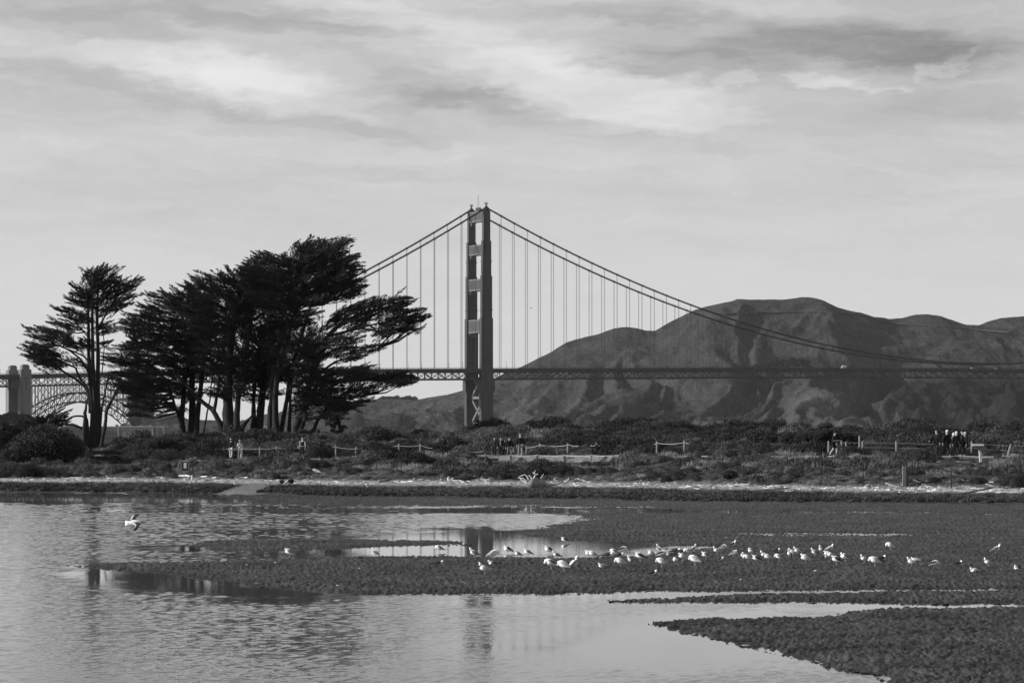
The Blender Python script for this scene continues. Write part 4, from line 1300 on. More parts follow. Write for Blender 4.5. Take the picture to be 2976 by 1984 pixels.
C5 = [(860, 1050), (940, 1045), (1052, 1066), (1094, 1049), (1086, 1068), (1132, 1078), (1178, 1075), (1200, 1092), (1216, 1099), (1205, 1112), (1159, 1118), (1113, 1114), (1100, 1132), (1070, 1140), (1092, 1163), (1067, 1176), (1079, 1192), (1044, 1184), (1018, 1200), (998, 1210), (964, 1226), (945, 1215), (914, 1219), (891, 1215), (845, 1211), (834, 1167), (840, 1100)]
cypress('leaning cypress at the right end of the group with long boughs reaching to the bridge', 230, [
    ([(857, 1260), (865, 1228), (878, 1197), (900, 1120), (930, 1030), (960, 970), (1010, 930), (1080, 905), (1150, 885)], .40, .07), ([(867, 1258), (883, 1222), (890, 1189), (930, 1110), (985, 1085), (1060, 1085), (1150, 1095)], .26, .05),
    ([(906, 1266), (918, 1233), (929, 1212), (960, 1172), (1010, 1140), (1050, 1150)], .20, .05), ([(930, 1040), (990, 1010), (1050, 1010), (1100, 1010)], .16, .04), ([(960, 975), (1020, 960), (1100, 940), (1180, 930)], .14, .04),
    ([(905, 1110), (960, 1060), (1010, 1040)], .14, .05), ([(900, 1150), (960, 1150), (1040, 1165)], .1, .04)],
    [{'p': [C4], 'root': (960, 985), 'per': 9.5, 'depth': 2.2, 'holes': .16, 'tilt': .14, 'length': (1.1, 2.2)},
     {'p': [C4b], 'root': (900, 1050), 'per': 6.5, 'depth': 3.2, 'holes': .26, 'tilt': .1},
     {'p': [C5], 'root': (880, 1130), 'per': 8.0, 'depth': 3.8, 'holes': .15, 'tilt': .04},
     {'p': [[(1050, 1075), (1100, 1080), (1178, 1082), (1222, 1098), (1205, 1108), (1140, 1106), (1060, 1100)]], 'root': (960, 1090), 'per': 13, 'depth': .9, 'thick': (.14, .22), 'length': (1.6, 2.6), 'tilt': -.04}], GR, 106)
cypress('small twisted cypress with a crooked trunk at the right foot of the group', 228, [
    ([(990, 1260), (985, 1228), (980, 1202), (965, 1187), (945, 1180)], .15, .06), ([(982, 1205), (1000, 1190), (1030, 1185)], .06, .03), ([(975, 1196), (950, 1215), (945, 1228), (960, 1232)], .05, .03)],
    [{'p': [[(930, 1165), (1000, 1160), (1050, 1175), (1040, 1190), (1000, 1205), (960, 1215), (930, 1200)]], 'root': (980, 1215), 'per': 5, 'holes': .25, 'depth': 1.4},
     {'p': [[(965, 1225), (985, 1220), (1000, 1240), (1003, 1262), (975, 1264), (960, 1245)]], 'root': (985, 1270), 'per': 9, 'depth': .6, 'length': (.4, .8), 'thick': (.12, .2)}], GR, 107)
# low spreading cypress at the left edge
cypress('low spreading cypress with upswept spiky branches beside the big round shrub', 214, [
    ([(120, 1272), (110, 1250), (60, 1235), (10, 1240)], .16, .05), ([(125, 1272), (130, 1240), (160, 1215), (190, 1195)], .15, .04), ([(110, 1262), (100, 1230), (85, 1210), (60, 1200)], .1, .03)],
    [{'p': [[(70, 1212), (90, 1206), (105, 1200), (120, 1194), (150, 1207), (180, 1200), (205, 1212), (190, 1232), (140, 1245), (60, 1262), (40, 1240)]], 'root': (120, 1262), 'per': 10, 'depth': 1.8, 'tilt': .2, 'length': (1.0, 1.9), 'thick': (.12, .2)},
     {'p': [[(150, 1212), (191, 1180), (213, 1194), (216, 1216), (180, 1226), (150, 1232)]], 'root': (110, 1250), 'per': 11, 'depth': 1.0, 'tilt': .25, 'holes': .2, 'length': (1.3, 2.2), 'thick': (.07, .12)},
     {'p': [[(0, 1238), (18, 1216), (40, 1222), (60, 1215), (75, 1232), (90, 1260), (60, 1280), (0, 1290), (-60, 1290), (-50, 1240)]], 'root': (40, 1290), 'per': 10, 'depth': 1.8, 'tilt': .3, 'length': (.9, 1.7)}], GR, 108)


# ------------------------------------------------------------------ broad-leaved shrubs
m_shrub = leafmat('shrub_leaves', .050, var=.6, scale=2.0)
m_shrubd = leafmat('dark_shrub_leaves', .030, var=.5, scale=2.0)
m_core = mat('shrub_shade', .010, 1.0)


def shrub(name, label, cat, Y, lumps, seed, m, per=260, leaf=(.10, .2), group=None, wid=.5, spiky=.0):
    """lumps: (x, y, rx, ry) px circles of foliage seen at distance Y, rz in depth = rx"""
    rg = np.random.default_rng(seed)
    s = Y / F
    x0, y0 = lumps[0][0], max(l[1] + l[3] for l in lumps)
    t = tag(empty(name, on_ground(x0, Y)), label, cat, group)
    o = np.array(t.location)
    C = MB(); V = []; Fc = []; nb = 0
    for (x, y, rx, ry) in lumps:
        c = P(x, y, Y + rg.uniform(-.3, .3)); rx_, ry_ = rx * s, ry * s
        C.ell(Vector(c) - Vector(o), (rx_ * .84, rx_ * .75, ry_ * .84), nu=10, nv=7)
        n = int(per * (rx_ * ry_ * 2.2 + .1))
        u = rg.normal(size=(n, 3)); u /= np.linalg.norm(u, axis=1, keepdims=True)
        rad = rg.uniform(.84, 1.02, n)[:, None]
        bum = (1 + .16 * (fbm(u[:, 0] * 3.5 + x, u[:, 2] * 3.5 + u[:, 1] * 2.1, 3, seed) - .5) * 2)[:, None]
        p = np.array(c) + u * rad * bum * np.array([rx_, rx_ * .9, ry_])
        dr = u * (.6 + spiky) + rg.normal(0, .55, (n, 3)) + np.array([0, 0, .35])
        v, f = leaves(p, dr, rg.uniform(leaf[0], leaf[1], n), rg.uniform(leaf[0], leaf[1], n) * wid, rg)
        V.append(v - o); Fc.append(f + nb); nb += len(v)
    C.build('shade_core', m_core, t)  # solid near-black core, the shade between the leaves put into its colour
    tag(mesh_obj('foliage', np_mesh('foliage', np.concatenate(V), np.concatenate(Fc), m), t), kind='stuff')
    return t


shrub('round_shrub', 'big round leafy shrub at the left edge, its left half sunlit', 'shrub', 203,
      [(140, 1292, 95, 58), (80, 1312, 70, 46), (30, 1335, 55, 40), (185, 1300, 60, 40), (110, 1262, 40, 26), (150, 1262, 36, 24), (220, 1305, 30, 20), (60, 1350, 60, 28), (0, 1352, 50, 30), (120, 1335, 60, 30), (70, 1285, 34, 28)], 201, m_shrub, per=330, leaf=(.12, .24))
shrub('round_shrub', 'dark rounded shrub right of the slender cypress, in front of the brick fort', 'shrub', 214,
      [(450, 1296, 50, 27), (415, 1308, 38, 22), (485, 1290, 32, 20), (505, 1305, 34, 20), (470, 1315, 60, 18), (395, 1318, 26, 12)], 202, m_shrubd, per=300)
for i, (xx, yy, rx, ry, lab) in enumerate([(592, 1284, 0, 0, ''), (700, 1266, 30, 12, 'low bush at the foot of the massive double-trunked cypress'),
                                           (736, 1256, 18, 13, 'round bush between the massive cypress and the white oval board'), (785, 1263, 26, 13, 'bush at the foot of the tallest cypress, right of the white oval board'),
                                           (832, 1265, 26, 11, 'low bush under the tallest cypress, left of the leaning one'), (879, 1258, 20, 14, 'round bush beside the base of the leaning cypress')]):
    if rx: shrub('bush', lab, 'bush', 224, [(xx, yy, rx, ry), (xx - rx * .6, yy + 4, rx * .6, ry * .7), (xx + rx * .6, yy + 4, rx * .6, ry * .7)], 210 + i, m_shrub, per=300, group='bushes at the feet of the cypresses')
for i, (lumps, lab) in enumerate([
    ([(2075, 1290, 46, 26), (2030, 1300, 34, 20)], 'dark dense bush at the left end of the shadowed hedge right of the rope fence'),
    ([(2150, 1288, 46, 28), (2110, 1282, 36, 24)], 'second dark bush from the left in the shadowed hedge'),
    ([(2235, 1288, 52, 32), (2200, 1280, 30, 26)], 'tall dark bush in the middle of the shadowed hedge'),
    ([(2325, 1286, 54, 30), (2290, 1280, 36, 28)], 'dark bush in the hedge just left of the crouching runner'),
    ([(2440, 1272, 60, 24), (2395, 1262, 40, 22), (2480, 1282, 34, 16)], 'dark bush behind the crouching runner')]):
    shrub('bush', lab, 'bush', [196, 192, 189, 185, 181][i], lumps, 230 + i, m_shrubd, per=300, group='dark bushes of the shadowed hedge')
for i, (lumps, yy, lab) in enumerate([
    ([(2120, 1378, 26, 16)], 158, 'pale feathery bush on the lower slope, in front of the dark hedge'),
    ([(2400, 1240, 26, 12)], 205, 'small bush breaking the dune skyline behind the runner'),
    ([(2645, 1256, 50, 18), (2690, 1262, 30, 14)], 196, 'rounded bush on the dune top left of the walking group'),
    ([(2880, 1252, 46, 20), (2840, 1262, 36, 16), (2930, 1256, 34, 16)], 193, 'wide bush on the dune top right of the walking group'),
    ([(2175, 1246, 30, 12), (2210, 1250, 24, 11)], 208, 'bush on the dune top above the dark hedge'),
    ([(820, 1400, 7, 6), (846, 1397, 9, 7)], 176, 'small tuft bush beside the forked driftwood on the sand')]):
    shrub('bush', lab, 'bush', yy, lumps, 250 + i, m_shrub, per=300)

# ------------------------------------------------------------------ ground cover: thousands of clumps as one object
SRC = bpy.data.collections.new('plant_sources')      # never linked to the scene


def clump_mesh(name, rg, m, n, r, h, leaf, wid, core=True, upright=False):
    u = rg.normal(size=(n, 3)); u[:, 2] = np.abs(u[:, 2]); u /= np.linalg.norm(u, axis=1, keepdims=True)
    if upright:
        pos = np.stack([rg.normal(0, r * .5, n), rg.normal(0, r * .5, n), np.zeros(n)], -1)
        L = rg.uniform(leaf[0], leaf[1], n)
        d = np.stack([rg.normal(.12, .28, n), rg.normal(0, .28, n), np.ones(n)], -1)
        dn = d / np.linalg.norm(d, axis=1, keepdims=True)
        v, f = leaves(pos + dn * (L * .45)[:, None], d, L, np.full(n, wid), rg)
    else:
        bum = 1 + .5 * (fbm(u[:, 0] * 2.6 + 5, u[:, 1] * 2.6 + u[:, 2] * 2, 3, int(rg.integers(99))) - .5)
        p = u * (rg.uniform(.75, 1.02, n) * bum)[:, None] * np.array([r, r, h])
        d = u * .5 + rg.normal(0, .5, (n, 3)) + np.array([.2, 0, .5])
        v, f = leaves(p, d, rg.uniform(leaf[0], leaf[1], n), rg.uniform(leaf[0], leaf[1], n) * wid, rg)
    if core:
        c = MB().ell((0, 0, 0), (r * .75, r * .75, h * .75), nu=8, nv=6)
        cv = np.array([tuple(q) for q in c.v]); k = len(v)
        cf = [q if len(q) == 4 else (q[0], q[1], q[2], q[2]) for q in c.f]
        v = np.concatenate([v, cv])
        quads = np.array([q for q in c.f if len(q) == 4]) + k
        f = np.concatenate([f, quads])
    o = bpy.data.objects.new(name, np_mesh(name, v, f, m))
    SRC.objects.link(o)
    return o


def scatter(name, label_mat, pts, rot, scl, vidx, srcs):
    me = bpy.data.meshes.new(name)
    me.vertices.add(len(pts)); me.vertices.foreach_set('co', np.asarray(pts, np.float32).ravel())
    for nm, ty, arr in (('rot', 'FLOAT_VECTOR', rot), ('scl', 'FLOAT_VECTOR', scl)):
        a = me.attributes.new(nm, ty, 'POINT'); a.data.foreach_set('vector', np.asarray(arr, np.float32).ravel())
    a = me.attributes.new('vidx', 'INT', 'POINT'); a.data.foreach_set('value', np.asarray(vidx, np.int32))
    for s in srcs: me.materials.append(s.data.materials[0])
    o = mesh_obj(name, me)
    ng = bpy.data.node_groups.new(name, 'GeometryNodeTree')
    ng.interface.new_socket('Geometry', in_out='INPUT', socket_type='NodeSocketGeometry')
    ng.interface.new_socket('Geometry', in_out='OUTPUT', socket_type='NodeSocketGeometry')
    gi = ng.nodes.new('NodeGroupInput'); go = ng.nodes.new('NodeGroupOutput')

    def named(n, ty):
        a = ng.nodes.new('GeometryNodeInputNamedAttribute'); a.data_type = ty; a.inputs['Name'].default_value = n
        return [s for s in a.outputs if s.enabled][0]
    jn = ng.nodes.new('GeometryNodeJoinGeometry')
    iv = named('vidx', 'INT'); rv = named('rot', 'FLOAT_VECTOR'); sv = named('scl', 'FLOAT_VECTOR')
    for i, s in enumerate(srcs):
        oi = ng.nodes.new('GeometryNodeObjectInfo'); oi.inputs['Object'].default_value = s; oi.inputs['As Instance'].default_value = True
        cp = ng.nodes.new('FunctionNodeCompare'); cp.data_type = 'INT'; cp.operation = 'EQUAL'
        ins = [q for q in cp.inputs if q.enabled]
        ng.links.new(iv, ins[0]); ins[1].default_value = i
        ip = ng.nodes.new('GeometryNodeInstanceOnPoints')
        ng.links.new(gi.outputs[0], ip.inputs['Points']); ng.links.new(cp.outputs[0], ip.inputs['Selection'])
        ng.links.new(oi.outputs['Geometry'], ip.inputs['Instance'])
        ng.links.new(rv, ip.inputs['Rotation']); ng.links.new(sv, ip.inputs['Scale'])
        ng.links.new(ip.outputs[0], jn.inputs[0])
    ng.links.new(jn.outputs[0], go.inputs[0])
    md = o.modifiers.new('scatter', 'NODES'); md.node_group = ng
    return tag(o, kind='stuff')


rg = np.random.default_rng(55)
m_sc = [leafmat('scrub_green', .085, rand=.35, var=.5, scale=.5), leafmat('scrub_dark', .045, rand=.35, var=.5, scale=.5), leafmat('scrub_dry', .20, rand=.4, var=.6, scale=.5)]
scr = [clump_mesh('scrub_clump', rg, m_sc[0], 1300, .62, .46, (.05, .12), .42), clump_mesh('scrub_clump', rg, m_sc[1], 1900, .85, .68, (.05, .12), .45),
       clump_mesh('scrub_clump', rg, m_sc[0], 1000, .5, .3, (.06, .14), .25), clump_mesh('scrub_tuft', rg, m_sc[2], 260, .42, .4, (.2, .42), .018, core=False, upright=True)]
# px range and distance range (from the path) kept clear of tall scrub in front of signs and people
CLEAR = [(2815, 2890, -14, 0), (508, 568, -16, -6), (2612, 2650, -20, -9), (1410, 1810, -3.2, 0), (2400, 2440, -9, 0), (2700, 2815, -8, 0), (1270, 1300, -7, 0), (650, 712, -5, 0), (1425, 1530, -6, 0)]
n = 58000
X = rg.uniform(-80, 100, n); Y = rg.uniform(140, 240, n)
px = 1488 + X / Y * F
yw, yp = interp(px, YW), interp(px, YP)
t = (Y - yw) / (yp - 1.5 - yw)
crest = yp + 34
dens = fbm(X * .16, Y * .16, 4, 70)
ok = (t > .52 + .10 * (fbm(X * .5, Y * .5, 3, 71) - .2)) & ~((Y > yp - 1.6) & (Y < yp + 3.6)) & (Y < crest) & (px > -1200) & (px < 4600)
ok &= ((dens > .36) | (rg.uniform(size=n) < .35))
low = np.zeros(n, bool)
for (xa, xb, da, db) in CLEAR: low |= ((px > xa) & (px < xb) & (Y > yp + da) & (Y < yp + db))
#
sel_wall = (px > 1405) & (px < 1815) & (Y > yp - 9.0) & (Y < yp); low |= sel_wall
X, Y, px, t, dens = X[ok], Y[ok], px[ok], t[ok], dens[ok]
Z = ground_z(X, Y)
k = len(X)
kind_n = fbm(X * .10, Y * .20, 3, 90)
vi = np.where(kind_n > .56, 1, np.where(rg.uniform(size=k) < .5, 0, 2))
vi = np.where((rg.uniform(size=k) < .20) | ((kind_n < .40) & (rg.uniform(size=k) < .5)), 3, vi)
sc1 = rg.uniform(.5, 1.2, k) * (.45 + 1.35 * np.clip((fbm(X * .35, Y * .3, 3, 72) - .25) * 1.7, 0, 1.1))
sc1 = np.where((t < .66), sc1 * .6, sc1); sc1 = np.where(low[ok], np.minimum(sc1, .5), sc1)
sc1 = sc1 * np.where((Y > yp[ok] - 6) & (Y < yp[ok]), .72, 1.0)
S = np.stack([sc1 * rg.uniform(.9, 1.5, k), sc1 * rg.uniform(.9, 1.3, k), sc1 * rg.uniform(.75, 1.45, k)], -1)
Rt = np.stack([rg.normal(0, .12, k), rg.normal(.05, .12, k), rg.uniform(0, 6.28, k)], -1)
scatter('dune_scrub', None, np.stack([X, Y, Z - .04], -1), Rt, S, vi, scr)
print('scrub', k)

m_gr = [leafmat('marsh_grass', .085, rand=.35, var=.7, scale=.35), leafmat('marsh_grass_dark', .045, rand=.3, var=.6, scale=.35)]
grs = [clump_mesh('grass_tuft', rg, m_gr[0], 60, .26, .2, (.16, .34), .022, core=False, upright=True), clump_mesh('grass_tuft', rg, m_gr[1], 70, .3, .2, (.14, .3), .028, core=False, upright=True),
       clump_mesh('marsh_mat', rg, m_gr[1], 150, .4, .16, (.06, .14), .5)]
n = 80000
X = rg.uniform(-70, 84, n); Y = rg.uniform(138, 200, n)
px = 1488 + X / Y * F
yw, yp = interp(px, YW), interp(px, YP)
t = (Y - yw) / (yp - 1.5 - yw)
edge = -.05 + .16 * fbm(X * .12, Y * .1, 3, 33)
top = .23 + .09 * (fbm(X * .18, Y * .2, 3, 34) - .5) * 2
bx = np.interp(t, [0, .35], [690, 770]); bw = np.interp(t, [0, .35], [62, 40])
ok = (t > edge) & (t < top) & (px > -1200) & (px < 4600) & (np.abs(px - bx) > bw * (.8 + .5 * fbm(X, Y, 2, 3)))
X, Y, px, t = X[ok], Y[ok], px[ok], t[ok]
Z = ground_z(X, Y); k = len(X)
pat = fbm(X * .14, Y * .2, 3, 91)
vi = np.where(pat > .54, 1, 0); vi = np.where((t < .13) & (rg.uniform(size=k) < .6), 2, vi)
sc1 = rg.uniform(.7, 1.3, k) * (.75 + .5 * pat)
S = np.stack([sc1, sc1, sc1 * rg.uniform(.7, 1.2, k)], -1)
Rt = np.stack([rg.normal(0, .1, k), rg.normal(0.06, .1, k), rg.uniform(0, 6.28, k)], -1)
scatter('marsh_grass', None, np.stack([X, Y, Z - .02], -1), Rt, S, vi, grs)
print('grass', k)

# far woods on the ridges
m_far = leafmat('far_tree_leaves', .035, var=.5, scale=.05)
def woods(name, spots, Y, seed, h=(9, 16)):
    rg = np.random.default_rng(seed); V = []; Fc = []; nb = 0
    for (x, y, r) in spots:
        c = P(x, y, Y); r_ = r * Y / F
        n = 260
        u = rg.normal(size=(n, 3)); u /= np.linalg.norm(u, axis=1, keepdims=True)
        p = np.array(c) + u * (rg.uniform(.45, 1.05, n))[:, None] * np.array([r_, r_, r_ * .8])
        v, f = leaves(p, u + rg.normal(0, .5, (n, 3)), rg.uniform(1.6, 3.4, n), rg.uniform(1.0, 2.0, n), rg)
        V.append(v); Fc.append(f + nb); nb += len(v)
    return tag(mesh_obj(name, np_mesh(name, np.concatenate(V), np.concatenate(Fc), m_far)), kind='stuff')


rg = np.random.default_rng(5)
sp = []
for x in np.arange(1096, 1212, 4.5): sp.append((x, interp(x, [(1096, 1157), (1120, 1150), (1150, 1147), (1175, 1152), (1190, 1147), (1212, 1156)]) + rg.uniform(-2, 4), rg.uniform(4, 7)))
sp = [(a, b + 6, r) for a, b, r in sp]
woods('far_woodland', sp, 5196, 1)
sp = []
for x in np.arange(2185, 2356, 6):
    for j in range(2): sp.append((x, interp(x, [(2185, 1062), (2225, 1050), (2255, 1052), (2290, 1042), (2330, 1041), (2356, 1056)]) + rg.uniform(0, 22), rg.uniform(5, 9)))
woods('hillside_woodland', sp, 4080, 2)
sp = []
for x in np.arange(-40, 120, 5):
    for j in range(3): sp.append((x, interp(x, [(-40, 1215), (10, 1210), (28, 1199), (45, 1208), (70, 1212), (110, 1216), (125, 1225)]) + j * 11 + rg.uniform(0, 6), rg.uniform(6, 10)))
woods('bluff_woodland', sp, 2010, 4)
sp = [(x, interp(x, [(484, 1205), (505, 1204), (584, 1223), (620, 1221), (694, 1227), (760, 1212)]) + rg.uniform(0, 3), rg.uniform(2, 3.5)) for x in np.arange(484, 770, 6) if fbm(np.array([x * .06]), np.array([1.0]), 2, 5)[0] > .5]
woods('ridge_woodland', sp, 5196, 6)

# ------------------------------------------------------------------ path, walls, fences
m_post = mat('weathered_post', .20, .9, .35, 6, stretch=(1, 1, .3))
m_postd = mat('dark_post', .10, .9, .4, 6)
m_rope = mat('pale_rope', .42, .9, .2, 20)
m_stake = mat('rusty_stake', .03, .9)
m_wire = mat('fence_wire', .02, 1.0, spec=0)
m_plank = mat('bleached_planks', .58, .9, .35, 3.0, stretch=(1, 1, .4), detail=6)
m_wood = mat('driftwood_pale', .78, .85, .30, 3.0, stretch=(.6, 1, 3), detail=6, bump=.02, bscale=20)
m_wood2 = mat('driftwood_grey', .34, .9, .4, 3.0, stretch=(.6, 1, 3), detail=6, bump=.02, bscale=20)
m_woodd = mat('driftwood_dark', .030, .9, .4, 3.0, stretch=(.6, 1, 3), detail=6)

# retaining wall of planks in front of the path
wallx = [1414, 1448, 1484, 1531, 1580, 1625, 1669, 1719, 1765, 1806]
wl = tag(empty('boardwalk_wall', P(1600, 1342, 198.4)), 'low pale wall of weathered planks along the front of the path below the walking group', 'wall')
for a, b in zip(wallx[:-1], wallx[1:]):
    Ya = interp((a + b) / 2, YP) - 1.6
    A, B = P(a, 1326.5, Ya), P(b, 1326.5, Ya)
    for j, (z1, z2) in enumerate(((0, .17), (.175, .35), (.355, .56))):
        ww = B.x - A.x - .05
        MB().box(((A.x + B.x) / 2, Ya + .01 * ((j + int(a)) % 3), A.z - (z1 + z2) / 2), (ww, .07, z2 - z1)).build('plank', m_plank, wl, loc=-wl.location)


def yb(x, far):    # distance of the fence rows
    return interp(x, YP) + (4.2 if far else -1.9)


def rope_fence(label, rows, far, loose=()):
    """rows: runs of posts (x, ytop, lean); rope sags between the posts of a run"""
    x0, y0, _ = rows[0][0]
    t = tag(empty('rope_fence', P(x0, y0 + 40, yb(x0, far))), label, 'fence')
    o = t.location.copy()
    for run in rows:
        tops = []
        for (x, y, lean) in run:
            Y = yb(x, far)
            top = P(x, y, Y)
            h = 1.15 if far else .75
            foot = Vector((top.x - lean * .35, Y, top.z - h))
            r = .075 if far else .085
            MB().tube([foot - o, top - o], [r, r * .94], 8).build('post', m_post if far else m_postd, t, False)
            tops.append(top - Vector((0, r, .16 if far else .12)))
        for a, b in zip(tops[:-1], tops[1:]):
            sag = (b - a).length * (.035 if far else .018)
            pts = [a.lerp(b, q) + Vector((0, 0, -sag * 4 * q * (1 - q))) - o for q in np.linspace(0, 1, 9)]
            MB().tube(pts, [.018] * 9, 5).build('rope', m_rope, t)
    for (x1, y1, x2, y2) in loose:
        a, b = P(x1, y1, yb(x1, far) - .1), P(x2, y2, yb(x2, far) - .1)
        pts = [a.lerp(b, q) + Vector((0, 0, -.06 * 4 * q * (1 - q))) - o for q in np.linspace(0, 1, 6)]
        MB().tube(pts, [.018] * 6, 5).build('rope', m_rope, t)
    return t


rope_fence('rope fence on pale posts behind the path, left stretch under the cypresses', [
    [(605, 1298, 0), (650, 1298, 0), (704, 1297, 0), (755, 1298, 0), (804, 1296, 0)], [(867, 1295, 0), (898, 1297, .1)], [(976, 1293, 0), (1036, 1298, .35), (1091, 1291, 0), (1159, 1289, 0), (1221, 1289, 0)]],
    True, [(585, 1311, 604, 1302), (805, 1299, 829, 1303), (856, 1302, 866, 1299), (965, 1299, 975, 1296), (1222, 1293, 1257, 1302)])
rope_fence('rope fence on pale posts behind the path, stretch right of the dark-coated walkers', [
    [(1530, 1295, 0), (1569, 1287, 0), (1650, 1287, 0)], [(1734, 1286, 0)], [(1810, 1285, 0)], [(1909, 1281, 0), (1989, 1279, 0)]],
    True, [(1651, 1291, 1681, 1296), (1715, 1294, 1733, 1292), (1735, 1292, 1744, 1295), (1806, 1292, 1809, 1290), (1811, 1290, 1840, 1306), (1900, 1290, 1908, 1286), (1990, 1284, 2003, 1287)])
rope_fence('far fence of pale posts at the right, thin wire strung behind the walking group', [
    [(2408, 1281, 0)], [(2431, 1285, 0)], [(2446, 1280, 0)], [(2459, 1284, 0)], [(2498, 1266, 0)], [(2507, 1281, 0)], [(2605, 1281, 0)], [(2824, 1281, 0)], [(2938, 1291, .9)]], True)
rope_fence('low rope fence along the front edge of the path, left of the plank wall', [
    [(1088, 1317, 0), (1152, 1319, 0), (1229, 1320, 0)], [(1341, 1321, 0), (1385, 1318, 0), (1411, 1318, 0)]], False, [(1022, 1325, 1087, 1321), (1367, 1313, 1406, 1310), (1045, 1319, 1062, 1319)])
rope_fence('low rope fence running in front of the plank wall', [
    [(1411.6, 1318, 0), (1484, 1318, 0), (1560, 1318, 0), (1640, 1318, 0), (1719, 1318, 0), (1805, 1317, 0)]], False)
rope_fence('low rope fence along the front edge of the path, right of the plank wall', [
    [(1860, 1323, 0), (1935, 1318, 0), (2020, 1318, 0), (2124, 1319, 0), (2207, 1317, 0), (2316, 1317, 0), (2425, 1319, 0), (2543, 1318, 0), (2658, 1319, 0), (2793, 1318.5, 0), (2918, 1319.5, 0), (3060, 1320, 0)]], False)
wt = tag(empty('wire_fence', P(2408, 1320, 175)), 'thin wire lines of the right-hand far fence', 'fence')
wo = wt.location.copy()
W_ = [(2446, 1286), (2507, 1286), (2605, 1287), (2700, 1290), (2824, 1288), (2938, 1295), (3010, 1297)]
for dyy in (0, 14):
    pts = [P(x, y + dyy, interp(x, YP) + 4.2) - wo for x, y in W_]
    MB().tube(pts, [.005] * len(pts), 4).build('wire', m_rope, wt)

# dark stakes of the beach fence
ST = [(151, 1331, 1346), (280, 1334, 1352), (410, 1338, 1360), (480, 1340, 1362), (550, 1342, 1366), (610, 1340, 1368), (671, 1342, 1370), (735, 1340, 1366), (797, 1342, 1374), (867, 1342, 1377), (934, 1339, 1377), (1006, 1347, 1374), (1079, 1341, 1368),
      (1152, 1341, 1366), (1230, 1341, 1373), (1309, 1341, 1377), (1394, 1342, 1377), (1479, 1337, 1376), (1567, 1342, 1378), (1656, 1344, 1376), (1747, 1339, 1384), (1847, 1346, 1380), (1945, 1346, 1380), (2053, 1348, 1376),
      (2161, 1350, 1388), (2271, 1352, 1397), (2388, 1352, 1407), (2508, 1352, 1411), (2635, 1356, 1414), (2765, 1358, 1419), (2906, 1350, 1421), (3040, 1352, 1424)]
sf = tag(empty('stake_fence', ray_ground(1479, 1376)), 'long fence of thin dark metal stakes across the slope above the driftwood', 'fence')
so = sf.location.copy()
prev = None
for (x, ya, ybm) in ST:
    g = ray_ground(x, ybm)
    top = P(x, ya, g.y)
    MB().bar(g - so + Vector((0, 0, -.2)), top - so, .055).build('stake', m_stake, sf)
    if prev is not None:
        for f in (.25, .85):
            a = prev[0].lerp(prev[1], f) - so; b = g.lerp(top, f) - so
            MB().tube([a, a.lerp(b, .5) + Vector((0, 0, -.05)), b], [.008] * 3, 3).build('wire', m_wire, sf)
    prev = (g, top)

# notice board, lectern sign, pile
nb = ray_ground(540, 1378); Yn = nb.y; s = Yn / F
t = tag(empty('notice_board', nb), 'dark framed notice board with a white sheet, propped by slanting struts at the driftwood line', 'notice board')


def npt(x, y, d=0): return P(x, y, Yn) - nb + Vector((0, d, 0))


m_frame = mat('notice_frame', .13, .9, .3, 8)
m_panel = mat('notice_panel', .035, .8)
m_edge = mat('pale_batten', .42, .9, .2, 8)
m_paper = mat('paper_sheet', .62, .8, .12, 14)
for x in (525, 548.5): MB().bar(npt(x, 1379), npt(x, 1337), .10).build('post', m_frame, t)
MB().bar(npt(526, 1339), npt(548, 1339), .06, .07).build('top_rail', m_edge, t)
MB().bar(npt(526, 1370), npt(548, 1370), .06, .06).build('bottom_rail', m_edge, t)
a, b = npt(528.5, 1342), npt(546.5, 1368.5)
MB().box(((a.x + b.x) / 2, .01, (a.z + b.z) / 2), (abs(b.x - a.x), .03, abs(b.z - a.z))).build('panel', m_panel, t)
for x in (528.5, 546.8): MB().bar(npt(x, 1368, -.03), npt(x, 1342, -.03), .028).build('batten', m_edge, t)
a, b = npt(534, 1344), npt(542, 1360)
MB().box(((a.x + b.x) / 2, -.03, (a.z + b.z) / 2), (abs(b.x - a.x), .012, abs(b.z - a.z))).build('sheet', m_paper, t)
for y in (1361.8, 1364, 1366.3): MB().bar(npt(532, y, -.03), npt(543, y, -.03), .018).build('slat', m_frame, t)
MB().bar(npt(523, 1338, .05), npt(513, 1372, .5), .07).build('strut', m_frame, t); MB().bar(npt(550, 1340, .05), npt(564, 1375, .5), .07).build('strut', m_frame, t)

Yl = 161.0; lg = on_ground(2850, Yl)
t = tag(empty('lectern_sign', lg), 'slanted information panel on one pale post beside the path, right of the walking group', 'sign')


def lpt(x, y, d=0): return P(x, y, Yl) - lg + Vector((0, d, 0))


m_pale = mat('pale_sign_post', .50, .8, .15, 4)
MB().bar(lpt(2850.5, 1342), lpt(2848, 1302), .22, .16).build('post', m_pale, t)
q = [lpt(2826, 1296, .1), lpt(2859, 1296, .1), lpt(2879, 1311, -.45), lpt(2846, 1311, -.45)]
nrm = (q[1] - q[0]).cross(q[3] - q[0]).normalized()
MB().poly(q, .03, nrm).build('panel', m_panel, t)
MB().bar(q[0] + Vector((0, -.05, .08)), q[1] + Vector((0, -.05, .08)), .14, .12).build('sunlit_top_edge', m_white, t)  # added white bar, sunlight along the panel's upper edge put into its colour

g = ray_ground(2632, 1412); t = tag(empty('wooden_pile', g), 'stout upright timber pile made of two beams at the driftwood line on the right', 'pile')
Yq = g.y
for x, w, yt, d in ((2627.5, .24, 1354, 0), (2635.5, .17, 1358, .12)):
    MB().bar(P(x, 1418, Yq + d) - g, P(x + .5, yt, Yq + d) - g, w, .2).build('beam', m_postd if x > 2630 else mat('pile_wood', .16, .9, .4, 8), t)

